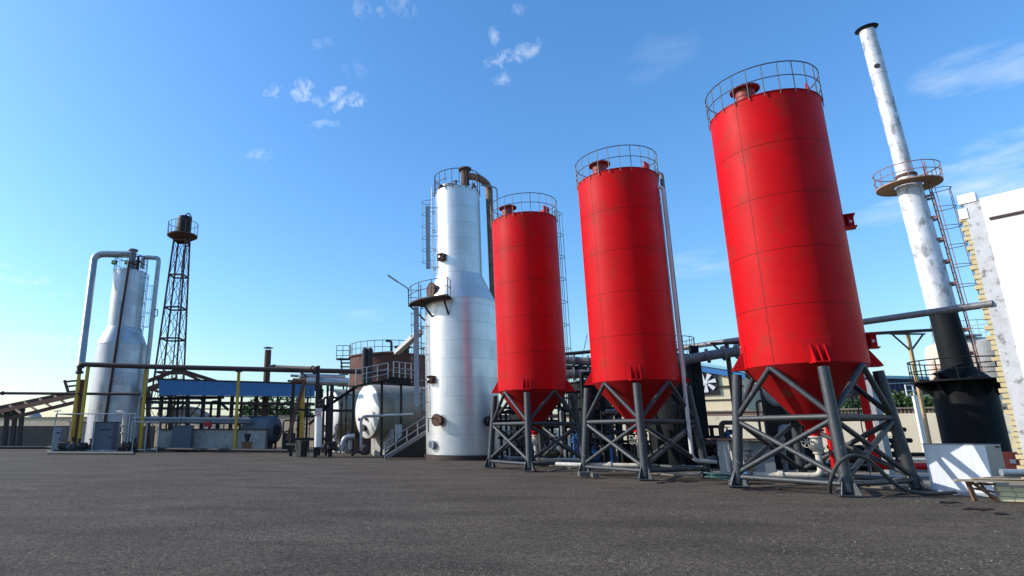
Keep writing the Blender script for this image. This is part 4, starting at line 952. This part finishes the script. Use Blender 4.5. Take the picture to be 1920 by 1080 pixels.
# manifold of silver pipes in front of the tanks
Ym = 44
mf = T('pipe_manifold', 'cluster of silver insulated pipes and elbows below the two horizontal tanks', 'pipework', (at(650,845,Ym).x, Ym, 0))
b = MB().path(fil([at(600,838,Ym), at(650,843,Ym)], .2), .16, 12).path(fil([at(640,846,Ym-.4), at(645,820,Ym-.4), at(665,818,Ym-.4)], .4), .2, 14).path(fil([at(648,845,Ym), at(648,818,Ym)], .2), .25, 16).path(fil([at(655,842,Ym-.2), at(655,815,Ym-.2)], .2), .2, 12); b.build('insulated_run', ALUP, mf)
MB().path(fil([at(660,850,Ym-1), at(672,846,Ym-.8), at(690,848,Ym-.6)], .2), .1, 8).lathe(at(684,842,Ym-.6), [(.2,-.4),(.32,-.3),(.32,.1),(.15,.3)], 14).build('valve', RUSTD, mf)
b = MB().path(fil([at(610,846,Ym-.8), at(610,832,Ym-.8), at(630,830,Ym-.8)], .2), .12, 10).lathe(at(625,836,Ym-.5), [(.2,-.25),(.3,-.2),(.3,.2),(.2,.25)], 14); b.build('valve', RUSTD, mf)
for (x, y, lb) in ((703,846,'pale tin can shaped fitting under the nearer horizontal tank'), (732,846,'white cable box by the steel stair')):
    p_ = gp(x, y+8); tag(MB().lathe(p_, [(.16,0),(.16,.35),(.1,.42)], 14).box(p_+V((.3,0,.15)), (.3,.25,.3)).build('pipe_fitting', CREAMP), lb, 'fitting')
tag(MB().box(at(747,812,44)+V((0,0,-.2)), (.5,.1,1.6)).build('flat_panel', GALV), 'upright pale grey panel behind the steel stair', 'panel')

# ================================================================== PIPE FRAME with sign
Yf = 43.8
fm = T('pipe_rack', 'black steel pipe rack frame with leaning brown pole and insulated pipes on top', 'pipe rack', (at(580,857,Yf).x, Yf, 0))
def vpost(b, x, yt, yf, Y, w): q_ = at(x, yf, Y); zt__ = at(x, yt, Y).z; b.bar((q_.x,Y,0), (q_.x,Y,zt__), w)
for (x, yt, yf, Y, w) in ((545,714,856,44.8,.22), (591,686,858,43.4,.24), (619,722,856,43.8,.26), (597,722,856,46.5,.24), (611,722,850,46.5,.18)):
    b = MB(); vpost(b, x, yt, yf, Y, w); b.build('post', DKST, fm)
b = MB(); vpost(b, 564, 716, 835, 46, .26); b.build('yellow_post', YEL, fm)
b = MB(); b.bar(at(571,714,43.5), at(539,825,43.5), .24); b.build('leaning_pole', RUST, fm)
b = MB(); b.bar(at(541,768,44), at(662,770,43.8), .12, .16); b.bar(at(540,714,44.8), at(622,722,43.9), .16); b.bar(at(541,824,44), at(622,823,43.8), .14, .2); b.bar(at(557,692,44), at(592,720,44), .12); b.bar(at(541,833,44.4), at(560,833,43.8), .5, .12)
b.bar(at(586,700,43.4), at(597,700,43.4), .1); b.build('cross_beam', DKST, fm)
b = MB().path([at(562,705,45), at(646,708,46.5)], .22, 14).path([at(545,704,45), at(560,705,45)], .1, 8); b.build('upper_insulated_pipe', ALUP, fm)
b = MB().path([at(549,714,43.6), at(575,715,43.6)], .2, 14); b.build('rusty_sleeve', RUST, fm)
b = MB().path([at(575,715,43.6), at(650,717,43.6)], .27, 16).lathe(at(650,717,43.6), [(.34,0),(.34,.15)], 20, axis=(1,0,0)); b.build('lower_insulated_pipe', ALUP, fm)
b = MB().path([at(596,838,43.2), at(597,781,43.2)], .26, 16); b.build('white_standpipe', WHT, fm)
for (yy) in (730,735,747,752): 
    q_ = at(607,yy,43.0); 
for yy in (735,742,752,760): MB().lathe(at(606,yy,43.6), [(.10,0),(.16,.05),(.16,.12),(.05,.3)], 10, axis=(-1,0,0)).build('valve', DKST, fm)
b = MB(); b.box(at(566,748,47), (.05,.05,.05))
q_ = at(571,780,47); 
for dx in (0,.42): b.tube((q_.x+dx,47,0), (q_.x+dx,47,5.2), .03, n=6)
for k in range(15): b.tube((q_.x,47,.3+k*.33), (q_.x+.42,47,.3+k*.33), .022, n=5)
b.build('rung_ladder', DKST, fm)
rcm = random.Random(5)
for k in range(6):
    x = 604+k*9+rcm.uniform(-2,2); q2 = at(x, 840, 45.5); z = rcm.uniform(1.5, 5.2); r = rcm.uniform(.05,.11)
    b = MB().path(fil([V((q2.x,45.5,.2)), V((q2.x,45.5,z)), V((q2.x+rcm.uniform(.3,1.0),45.8,z))], .2), r, 8); b.lathe((q2.x,45.5,z*.5), [(r*2,0),(r*2,.1)], 12).lathe((q2.x,45.5,z*.8), [(r*1.8,0),(r*1.8,.3)], 12); b.build('riser', rcm.choice([DKST, RUSTD, PIPEG, ALUP]), fm)
# sign
sg = at(597.3,774.2,43.05); sgn = T('no_smoking_sign', 'white no-smoking sign with red ring fixed to the pipe frame post', 'sign', sg)
MB().box(sg, (.46,.03,.62)).build('sign_board', SIGNW, sgn)
f_ = V((0,-.02,0))
b = MB().lathe(sg+f_+V((0,0,.07)), [(.15,0),(.185,0),(.185,.008),(.15,.008),(.15,0)], 32, axis=(0,-1,0), close=False); b.bar(sg+f_+V((-.11,-.004,.18)), sg+f_+V((.11,-.004,-.04)), .006, .035, up=(1,0,1)); b.build('prohibition_ring', SIGNR, sgn)
b = MB(); b.box(sg+f_+V((-.01,.002,.07)), (.19,.004,.032)); b.box(sg+f_+V((.07,.002,.12)), (.02,.004,.05)); b.build('cigarette', SIGNK, sgn)
b = MB(); b.box(sg+f_+V((0,.0,-.19)), (.38,.005,.13)); b.build('caption_band', SIGNR, sgn)
b = MB(); 
for k in range(6): b.box(sg+f_+V((-.14+.055*k,-.004,-.19)), (.03,.004,.05 if k % 2 else .07))
b.build('caption_text', SIGNW, sgn)
# bin
p_ = gp(565,858); bn = T('scrap_bin', 'dark tapered metal bin at the foot of the pipe frame', 'bin', p_)
b = MB(); b.prism([p_+V((-.35,-.3,.05)), p_+V((.3,-.35,.05)), p_+V((.35,.3,.05)), p_+V((-.3,.35,.05))], (0,0,.03)); b.path([p_+V((0,0,.06)), p_+V((.02,0,1.1))], [.36,.5], 4); b.build('bin_body', DKST, bn)
b = MB().ring(p_+V((.02,0,1.12)), .46, .035, 4, 6).path([p_+V((-.45,0,1.1)), p_+V((-.75,0,1.35)), p_+V((-.9,-.1,.9))], .04, 6); b.build('rim', RUSTD, bn)

# ================================================================== LEFT YARD
# long rusty header pipe
pipe('rusty_header_pipe', 'long rust-brown overhead pipe running across the left yard on yellow posts', [at(149,700,55), at(149,683,55), at(300,688,55.2), at(590,695,55.6), at(786,699,56)], .23, RUSTD, .5, 14, flanges=((0,.05),))
pipe('rusty_header_pipe', 'thinner rusty pipe low on the far left, passing the silver column', [at(-30,737,57), at(262,739,57)], .13, RUSTD, flanges=((0,.12),))
for (x0_, y0_, x1_, Y, lb) in ((149,697,134,57,'leftmost yellow pipe post, half behind the cabinet'), (166,684,145,55,'yellow pipe post just left of the slate cabinet'), (275,690,263,56.6,'yellow pipe post right of the distant silver column'), (448,697,440,57,'yellow pipe post in front of the blue canopy')):
    q_ = at(x0_, y0_, Y); f_ = at(x1_, 846, Y); t_ = T('yellow_post', lb, 'post', (f_.x, Y, 0), 'yellow pipe support posts')
    MB().bar((f_.x+(q_.x-f_.x)*.3,Y,0), (q_.x,Y,q_.z), .24).build('post_shaft', YEL, t_)
    MB().bar((q_.x-.3,Y,q_.z+.02), (q_.x+.3,Y,q_.z+.02), .3, .08).build('saddle_plate', RUSTD, t_)
# rust column
a = at(153,712,58); tag(MB().path([V((a.x,58,0)), V((a.x,58,a.z))], .42, 16).build('rust_column', RUST), 'thick rust-brown upright column between the first two yellow posts', 'column')
# steel canopy skeleton (left and behind)
Yq = 68
cn = T('steel_canopy', 'open rusty roof skeleton of sloping beams behind the distant silver column', 'canopy', (at(100,785,Yq).x, Yq, 0))
def bpt(a, b, Y0, Y1, w, h): cnb.bar(at(*a, Y0), at(*b, Y1), w, h)
cnb = MB(); bpt((-20,776),(146,740),Yq,Yq-3,.25,.45); bpt((-5,765),(150,733),Yq+4,Yq+4,.25,.4); bpt((20,784),(150,752),Yq-4,Yq-4,.25,.35)
for k in range(5): bpt((18+28*k,752+(-6)*k+8),(40+28*k,778-6*k-3),Yq+3,Yq-4,.14,.2)
bpt((121,713),(131,745),Yq-2,Yq-2,.2,.25); bpt((121,716),(150,713),Yq,Yq,.15,.2); bpt((124,725),(150,722),Yq,Yq,.15,.2); bpt((128,735),(152,732),Yq,Yq,.15,.2)
bpt((255,723),(335,693),Yq-2,Yq-2,.22,.4); bpt((335,693),(420,720),Yq-2,Yq-2,.22,.4); bpt((262,733),(330,709),Yq+2,Yq+2,.2,.3); bpt((258,740),(320,718),Yq+5,Yq+5,.2,.3)
bpt((345,700),(400,724),Yq+4,Yq+4,.2,.3); bpt((255,722),(300,735),Yq,Yq+3,.15,.25)
cnb.build('rafters', RUST, cn)
for (x, yt, yf) in ((15,765,790),(30,762,790),(43,760,790),(262,735,835),(278,735,835),(320,735,830),(352,735,830)):
    b = MB(); q_ = at(x, yf, Yq); b.bar((q_.x,Yq,0), (at(x,yt,Yq).x,Yq,at(x,yt,Yq).z), .42, .3); b.build('post', RUSTD, cn)
# blue canopy
Yk = 60
bc = T('blue_canopy', 'long low canopy with a blue corrugated fascia in the left yard', 'canopy', (at(445,840,Yk).x, Yk, 0))
p_, q_, r_, s_ = at(298,741,Yk), at(590,744,Yk+.6), at(590,721,Yk+.6), at(298,712,Yk)
b = MB(); n_ = 150; vs = []
for k in range(n_+1):
    f = k/n_; d = .06*math.cos(k*PI)
    vs += [p_.lerp(q_, f)+V((0,d,0)), s_.lerp(r_, f)+V((0,d,0))]
# horizontal corrugation lines
b.prism([p_, q_, r_, s_], (0,.08,0))
for k in range(9):
    f = (k+.5)/9; b.bar(p_.lerp(s_, f)+V((0,-.02,0)), q_.lerp(r_, f)+V((0,-.02,0)), .05, .09)
b.build('corrugated_fascia', BLUES, bc)
b = MB(); b.prism([s_+V((-.2,-.1,.02)), r_+V((.3,-.1,.02)), r_+V((.3,5,-.3)), s_+V((-1.4,5,-1.3))], (0,0,.12)); b.prism([p_+V((-.1,0,-.12)), q_+V((.1,0,-.12)), q_+V((.1,0,-.02)), p_+V((-.1,0,-.02))], (0,.15,0)); b.build('roof_sheet', RUSTD, bc)
for x in (300, 330, 378, 408, 432, 450, 478, 497, 518, 545, 575):
    b = MB(); z = at(x,742,Yk+2).z; q2 = at(x,800,Yk+2); b.bar((q2.x,Yk+2,0), (q2.x,Yk+2,z), .34 if x in (378,408,432,478) else .18, .3); b.build('post', RUSTD if x in (378,408,432,478,450) else DKST, bc)
rcn = random.Random(77)
for x in (312, 352, 392, 420, 465, 487, 532, 560):
    z = rcn.uniform(2.6, 5.0); q2 = at(x,800,Yk-.6); y = Yk-rcn.uniform(.4,1.2); r = rcn.uniform(.06,.14)
    b = MB().path(fil([V((q2.x,y,.2)), V((q2.x,y,z)), V((q2.x+rcn.uniform(.5,2),y,z)), V((q2.x+rcn.uniform(.5,2),y,z-.8))], .25), r, 8)
    b.lathe((q2.x,y,z*.6), [(r*1.8,0),(r*1.8,.12)], 12); b.build('pipe_drop', rcn.choice([DKST, RUSTD, GALV, BLACK]), bc)
for x0_, x1_ in ((300,340),(345,385),(455,500),(500,545)):
    MB().bar(at(x0_,795,Yk+3), at(x1_,745,Yk+3), .1).build('sway_brace', RUSTD, bc)
b = MB(); b.bar(at(270,754,Yk+1), at(590,758,Yk+1), .2, .3); b.bar(at(275,748,Yk+4), at(420,745,Yk+4), .2, .3); b.bar(at(255,766,Yk+6), at(585,768,Yk+6), .12, .12); b.build('cross_beam', RUSTD, bc)
for (y0_, r, lb, m) in ((784,.14,'upper grey pipe running low under the blue canopy', GALV), (790,.18,'lower grey pipe running low under the blue canopy', PIPEG)):
    pipe('service_pipe', lb, [at(250,y0_,58.5), at(470,y0_+2,58.5)], r, m, group='pipes under the canopy', flanges=((0,.4),))
# lime washed trough wall
lw = T('concrete_trough', 'long low pale concrete trough below the blue canopy', 'trough', (at(395,846,57.3).x,57.3,0))
a, c_ = at(293,846,57), at(495,846,57); zt_ = at(395,806,57).z
b = MB(); b.box(((a.x+c_.x)/2, 58.2, zt_/2), (c_.x-a.x, 2.2, zt_)); b.build('trough_wall', LIME, lw)
b = MB(); b.box(((a.x+c_.x)/2, 58.2, zt_+.05), (c_.x-a.x+.2, 2.4, .1)); b.build('coping', RUSTD, lw)
q_ = at(343,820,56.7); tag(MB().box((q_.x,56.6,1.15), (1.75,.6,2.2)).box((q_.x,56.6,2.3), (1.9,.75,.08)).build('steel_hopper', CABI), 'dark square metal bin against the pale trough', 'bin')
tag(MB().box(at(386,797,57.2)+V((0,.5,.05)), (.7,.5,.4)).box(at(386,797,57.2)+V((0,.5,.3)), (.5,.3,.1)).build('red_box', mat('dull red', (.35,.02,.02))), 'small red box sitting on the pale trough', 'box')
# boiler drum
bd = at(515,806,59); bl = T('boiler_drum', 'dark grey horizontal boiler drum right of the pale trough', 'boiler', (bd.x,59,0))
MB().lathe(V((bd.x,59,bd.z)), [(.2,-.25),(1.0,-.15),(1.25,0),(1.3,.1),(1.3,3.0),(1.2,3.1)], 40, axis=(-.9,.42,0)).build('drum_shell', CABI, bl)
b = MB()
for k in (.5, 2.4): b.box(V((bd.x-.9*k,59+.42*k,.6)), (.3,1.6,1.2)); 
b.build('saddle', DKST, bl)
b = MB().lathe(V((bd.x,59,bd.z)), [(.5,-.32),(.5,-.2)], 20, axis=(-.9,.42,0)); b.build('end_door', DKST, bl)
# chimney thin
a = at(503,652,62); fl = T('flue_pipe', 'thin rusty flue pipe with flat cap rising above the blue canopy', 'chimney', (a.x,62,0))
MB().path([V((a.x,62,3)), a+V((0,0,-.25))], .34, 18).build('flue_shaft', RUST, fl)
MB().lathe(a+V((0,0,-.05)), [(.5,0),(.5,.05),(.1,.15)], 18).tube(a+V((.2,0,-.3)), a+V((.2,0,0)), .03, n=5).tube(a+V((-.2,0,-.3)), a+V((-.2,0,0)), .03, n=5).build('rain_cap', DKST, fl)
pipe('branch_pipe', 'short brown pipe from the thin flue to the pipe frame', [at(507,687,60), at(592,691,48)], .15, RUSTD, flanges=((0,.1),(0,.95)))
# equipment along left yard
def cabinet(label, x0_, x1_, yt, yb, m, name='control_cabinet', dep=.8):
    p_, q_ = gp(x0_, yb), gp(x1_, yb); Y = p_.y; z = at(x0_, yt, Y).z; w = q_.x-p_.x
    t_ = T(name, label, 'cabinet', ((p_.x+q_.x)/2, Y, 0), 'control cabinets')
    c__ = V(((p_.x+q_.x)/2, Y+dep/2, 0))
    MB().box(c__+V((0,0,z/2+.06)), (w,dep,z-.12)).build('cabinet_body', m, t_)
    MB().box(c__+V((0,0,z+.02)), (w+.08,dep+.08,.06)).build('cabinet_top', DKST, t_)
    d_ = MB().box(c__+V((0,-dep/2-.015,z/2+.06)), (w-.16,.03,z-.35)).build('door', m, t_)
    MB().box(c__+V((w*.1,-dep/2-.04,z*.75)), (w*.5,.02,.1)).box(c__+V((w*.36,-dep/2-.05,z*.5)), (.05,.05,.25)).build('handle', DKST, d_)
cabinet('slate blue control cabinet below the distant silver column', 169, 209, 792, 848, CABI)
cabinet('small dark cabinet at the far left end of the equipment row', 96, 111, 800, 847, PANEL)
for k, (x, y, s__, lb, m) in enumerate(((123,848,1.7,'dark pump right of the small far-left cabinet', DKST), (136,848,1.5,'dark pump beside the leftmost yellow post', CABI), (158,848,1.5,'dark pump just left of the slate cabinet', DKST), (240,848,1.6,'dark pump between slate cabinet and third yellow post', RUSTD))):
    motor_pump(lb, gp(x, y), s__, m, .1*k)
# twin silver tanks + elbow
for (x, lb) in ((197,'left of two slim silver cylinders on the slate cabinet row'), (210,'right of two slim silver cylinders on the slate cabinet row')):
    q_ = at(x, 753, 60); tag(MB().lathe((q_.x,60,0), [(.3,0),(.3,q_.z-.2),(.22,q_.z-.05),(.1,q_.z)], 16).build('filter_cylinder', ALUP), lb, 'cylinder', 'slim silver cylinders')
pipe('elbow_pipe', 'pale elbow pipe with a valve right of the slate cabinet', [at(219,774,57), at(234,774,57), at(233,800,57), at(231,838,57)], .2, CREAMP, .3, flanges=((1,.9),(2,.3)))
q_ = at(222,800,58); tag(MB().lathe((q_.x,58,0), [(.5,0),(.5,2.4),(.35,2.7)], 20).build('filter_vessel', LIME), 'short pale vessel behind the slate cabinet', 'vessel')
q_ = at(165,800,63); tag(MB().box((at(195,800,63).x+.3,62.0,1.35), (6.0,1.2,2.7)).box((at(195,800,63).x+.3,62.0,2.75), (6.3,1.5,.1)).build('machine_housing', LIME), 'low pale machine housing at the base of the distant silver column', 'housing')
# thin white frame rails
wf = T('pipe_railing', 'thin pale pipe railing around the far left machinery', 'railing', (at(170,842,54).x,54,0))
b = MB(); zt_ = at(150,776,54).z
xa, xb_ = at(97,840,54).x, at(248,840,54).x
b.tube((xa,54,zt_), (xb_,54,zt_), .05, n=6); b.tube((xa,54,.15), (xb_,54,.15), .05, n=6)
for f in (0,.5,.93,1): b.tube((xa+(xb_-xa)*f,54,0), (xa+(xb_-xa)*f,54,zt_), .05, n=6)
b.tube((xa,54,zt_), (xa-.2,57,zt_), .05, n=6); b.build('rails', GALV, wf)
wf2 = T('pipe_railing', 'thin pale pipe railing between third yellow post and the trough', 'railing', (at(280,842,55).x,55,0))
b = MB(); xa, xb_ = at(243,845,55).x, at(294,845,55).x
b.tube((xa,55,.2), (xb_,55,.2), .05, n=6)
for f in (0,.55,1): b.tube((xa+(xb_-xa)*f,55,0), (xa+(xb_-xa)*f,55,2.6), .06, n=6)
b.tube((xa,55,2.6), (xb_,55,2.6), .05, n=6); b.build('rails', GALV, wf2)
# bucket on stand
p_ = gp(464,846); bk = T('bucket_stand', 'dark bucket on a low brown stand before the pale trough', 'bucket', p_)
MB().box(p_+V((0,0,.4)), (1.0,.7,.8)).box(p_+V((0,0,.83)), (1.15,.8,.06)).build('stand', WOODD, bk)
MB().path([p_+V((0,0,.86)), p_+V((0,0,1.55))], [.38,.48], 18).ring(p_+V((0,0,1.55)), .48, .03, 24, 6).build('bucket', DKST, bk)
MB().path([p_+V((-.46,0,1.55)), p_+V((-.2,-.05,1.95)), p_+V((.2,-.05,1.95)), p_+V((.46,0,1.55))], .025, 5).build('bucket_handle', DKST, bk)
q_ = gp(313,843); tag(MB().box(q_+V((0,.5,.45)), (1.4,.8,.9)).box(q_+V((.1,.5,.95)), (1.0,.5,.12)).build('machine_block', DKST), 'low black machine block at the left end of the trough', 'machine')
pipe('ground_pipe', 'long dark pipe along the ground in front of the left machinery', [gp(-20,844)+V((0,0,.25)), gp(90,844)+V((0,0,.25)), gp(540,850)+V((0,0,.2))], .14, DKST, .3, group='pipes lying on the left yard', flanges=((1,.2),(1,.5)))
b = MB(); b.prism([gp(88,851), gp(250,852), gp(250,846), gp(88,845)], (0,0,.08)); struct(b.build('kerb_slab', OLDC))
# distant drum group right of boiler
q_ = gp(537,846); tag(MB().box(q_+V((0,1,.9)), (1.1,.8,1.5)).path([q_+V((-.4,.6,1.7)), q_+V((.3,.6,2.0)), q_+V((.5,.6,1.2))], .08, 8).build('small_engine', DKST), 'small dark engine right of the boiler drum', 'engine')

# clutter of thin pipes and dark verticals behind silos
rq = random.Random(12)
specs = [('black upright pipe with elbow left of the middle silo', 1090,700,868,33,.12,BLACK), ('black upright pipe nearest the left edge of the middle silo', 1098,745,868,32,.1,BLACK),
         ('thin grey upright pipe under the farthest silo, right side', 1052,770,862,36,.12,PIPEG), ('brown upright pipe behind the farthest silo cone', 1018,800,862,38,.13,RUSTD),
         ('thin black upright pipe under the farthest silo, left side', 948,770,862,40,.08,BLACK), ('black upright pipe behind the centre of the farthest silo', 970,790,862,42,.1,BLACK),
         ('thin black upright pipe behind the middle silo, left of its cone', 1155,757,862,36,.09,BLACK), ('dark upright pipe left of the middle silo valve', 1172,760,862,34,.07,DKST),
         ('black upright pipe right of the middle silo', 1262,700,862,28,.11,BLACK), ('dark grey upright pipe in the left bay of the nearest silo', 1462,800,872,24,.08,PIPEG),
         ('thin dark upright pipe beside the shelter', 1418,752,862,27,.05,DKST)]
for lb, x, yt, yf, Y, r, m in specs:
    a = at(x, yt, Y); pipe('riser_pipe', lb, [V((a.x,Y,0)), a, a+V((.5,.2,0))], r, m, .2, group='upright pipes among the tanks', flanges=((0,.3),(0,.75)))
# pipe rack of black structures between silo1 and silo2
rk = T('steel_platform', 'black steel working platform with rails between the farthest and middle silos', 'platform', (at(1090,790,37).x,37,0))
b = MB(); xa, xb_ = at(1040,700,38).x, at(1150,700,38).x
for z in (2.0, 4.2): b.box(((xa+xb_)/2,38.5,z), (xb_-xa,2.0,.15))
for f in (0,.33,.66,1):
    for y_ in (37.5,39.5): b.bar((xa+(xb_-xa)*f,y_,0), (xa+(xb_-xa)*f,y_,4.2), .16)
b.build('deck_frame', BLACK, rk)
b = MB()
for z in (4.7,5.2): b.bar((xa,37.5,z), (xb_,37.5,z), .05)
for k in range(7): b.bar((xa+(xb_-xa)*k/6,37.5,4.2), (xa+(xb_-xa)*k/6,37.5,5.2), .05)
b.build('handrail', BLACK, rk)
# dense pipe racks in the shade behind the silos
def back_rack(label, xl, xr, ytop, Y, seed):
    rn = random.Random(seed); a, c_ = at(xl, ytop, Y), at(xr, ytop, Y); zt__ = a.z
    t_ = T('back_pipe_rack', label, 'pipe rack', ((a.x+c_.x)/2, Y, 0), 'dark pipe racks behind the silos')
    n_ = 3
    for k in range(n_+1):
        x = a.x+(c_.x-a.x)*k/n_; MB().bar((x,Y,0), (x,Y,zt__), .13).build('rack_post', BLACK, t_)
    for f in (.42, .75, 1.0): MB().bar((a.x-.2,Y,zt__*f), (c_.x+.2,Y,zt__*f), .11, .14).build('rack_beam', BLACK, t_)
    for k in range(5):
        z = rn.uniform(.25, zt__*.95); r = rn.uniform(.04,.12); y = Y-.3-rn.uniform(0,.6); x0 = a.x+rn.uniform(-.4,.6); x1 = c_.x+rn.uniform(-.6,.4); up = rn.uniform(-1.2,1.2)
        z2 = max(.3, z+up)
        b = MB().path(fil([V((x0,y,z)), V(((x0*.4+x1*.6),y,z)), V(((x0*.4+x1*.6),y,z2)), V((x1,y,z2))], .2), r, 10)
        for f in (.2,.5): b.lathe(V((x0+(x1-x0)*f,y,z)), [(r*1.6,0),(r*1.6,.07)], 14, axis=(1,0,0))
        b.build('pipe_run', rn.choice([BLACK, DKST, PIPEG, RUSTD]), t_)
    for k in range(4):
        x = rn.uniform(a.x, c_.x); z = rn.uniform(.4,1.5); y = Y-.9
        b = MB().lathe((x,y,0), [(.06,0),(.06,z),(.13,z),(.13,z+.05),(.09,z+.08),(.13,z+.22),(.05,z+.26),(.03,z+.45)], 12); b.ring((x,y,z+.46), .14, .015, 18, 5).tube((x-.14,y,z+.46),(x+.14,y,z+.46),.01,n=4)
        b.build('valve', rn.choice([RUSTD, DKST, BLUE, PIPEG]), t_)
    MB().box(((a.x+c_.x)/2+.3, Y+.5, .55), ((c_.x-a.x)*.4,.7,1.1)).build('equipment_box', rn.choice([BLACK, CABI]), t_)
back_rack('dark pipe rack behind the legs of the farthest silo', 938, 1050, 765, 38.5, 31)
back_rack('dark pipe rack in the gap between the farthest and middle silos', 1056, 1125, 735, 34.0, 32)
back_rack('dark pipe rack behind the left half of the middle silo', 1128, 1205, 765, 31.0, 33)
back_rack('low dark pipe rack behind the nearest silo, between its front and right legs', 1560, 1690, 838, 27.0, 35)
back_rack('low dark pipe rack behind the white shelter, left of the nearest silo', 1300, 1350, 800, 29.0, 36)
# cable from silo 2
tag(MB().path([at(1101,628,27), at(1092,668,30)], .015, 5).build('stay_cable', DKST), 'thin slanting cable in the gap left of the middle silo', 'cable')

# ================================================================== TREES, FAR TOWN
def tree(label, p, h, w, seed, name='broadleaf_tree'):
    rn = random.Random(seed); t_ = T(name, label, 'tree', p, 'trees beyond the wall'); p = V(p)
    b = MB().path([p, p+V((.1,0,h*.45)), p+V((.2,.1,h*.75))], [.3,.22,.1], 8)
    for k in range(5): a_ = k*1.26; b.path([p+V((.1,0,h*.4)), p+V((math.cos(a_)*w*.3, math.sin(a_)*w*.3, h*.75))], [.14,.04], 6)
    b.build('trunk', BARK, t_)
    b = MB(); cl_ = [(V((rn.uniform(-.5,.5)*w, rn.uniform(-.4,.4)*w, h*rn.uniform(.45,.92))), rn.uniform(.16,.30)*w) for _ in range(16)]
    for (cc, r) in cl_:
        for _ in range(220):
            d = V((rn.gauss(0,1), rn.gauss(0,1), rn.gauss(0,1))).normalized()*r*rn.uniform(.6,1.08); q_ = p+cc+d; s_ = rn.uniform(.22,.42)*(.6 if h < 9 and p.y < 60 else 1)
            u_ = V((rn.gauss(0,1), rn.gauss(0,1), rn.gauss(0,1))).normalized(); v_ = u_.cross(V((rn.gauss(0,1), rn.gauss(0,1), rn.gauss(0,1)))).normalized()
            b._add([q_-u_*s_, q_+v_*s_*.6, q_+u_*s_, q_-v_*s_*.6], [(0,1,2,3)])
    b.build('crown', LEAF, t_)
for k, (x, yt, Y, w, lb) in enumerate(((512,764,92,8,'green tree behind the wall, directly above the boiler drum'), (545,768,90,6,'bushy green tree behind the wall, left of the pipe frame'), (3,766,95,4.5,'dark green tree at the extreme left edge'),
                                       (1692,750,54,4.5,'green bush above the wall left of the white railing'), (1728,750,54,4.5,'green bush above the wall behind the white railing'), (1600,752,54,4,'green bush above the wall behind the nearest silo legs'), (1580,753,55,4,'small green bush above the wall under the nearest silo cone'))):
    q_ = at(x, yt, Y); tree(lb, (q_.x, Y, 0), q_.z*1.02, w, 40+k)
def house(label, x0_, x1_, yt, Y, gable=0, m=TOWN, name='distant_house'):
    a_, b_ = at(x0_, yt, Y), at(x1_, yt, Y); t_ = T(name, label, 'building', ((a_.x+b_.x)/2, Y, 0), 'far buildings beyond the wall')
    MB().box(((a_.x+b_.x)/2, Y+5, a_.z/2), (b_.x-a_.x, 10, a_.z)).build('wall', m, t_)
    b = MB()
    if gable: b.prism([(a_.x-1,Y-.5,a_.z+.01), (b_.x+1,Y-.5,a_.z+.01), ((a_.x+b_.x)/2,Y-.5,a_.z+gable)], (0,11,0))
    else: b.box(((a_.x+b_.x)/2, Y+5, a_.z+.25), (b_.x-a_.x+.6, 10.6, .5))
    b.build('roof', WALLB, t_)
    for k in range(3):
        f = (k+.5)/3; MB().box((a_.x+(b_.x-a_.x)*f, Y-.03, a_.z*.72), ((b_.x-a_.x)*.14, .1, a_.z*.16)).build('window', DKST, t_)
house('long dark shed with a tan gable seen through the water tower legs', 318, 372, 780, 150, 2.5)
house('pale flat house far behind the wall near the trough', 395, 430, 782, 190)
house('pale low building on the far left skyline', 8, 30, 784, 230)
mq = at(54,776,260); ms = T('domed_building', 'tiny distant domed building on the far left skyline', 'building', (mq.x,260,0), 'far buildings beyond the wall')
MB().box((mq.x,262,mq.z/2-1), (9,8,mq.z-2)).build('wall', TOWN, ms); MB().lathe((mq.x+1.5,262,mq.z-2), [(2.8,0),(2.6,1.2),(1.7,2.4),(.2,3.2)], 20).build('dome', TOWN, ms); MB().lathe((mq.x-3.2,261,0), [(.6,0),(.6,mq.z+1.5),(.9,mq.z+1.6),(.1,mq.z+4.2)], 12).build('minaret', TOWN, ms)
for (x, yt, Y, lb) in ((108,771,140,'thin distant lamp mast beyond the wall at far left'), (549,752,120,'thin distant lamp mast beyond the wall near the pipe frame')):
    a = at(x, yt, Y); t_ = T('lamp_mast', lb, 'mast', (a.x,Y,0), 'distant masts'); MB().tube((a.x,Y,0), a, .12, .08, n=8).build('mast_pole', DKST, t_); MB().bar(a+V((-.8,0,0)), a+V((.8,0,.1)), .25, .2).build('lamp_head', GALV, t_)
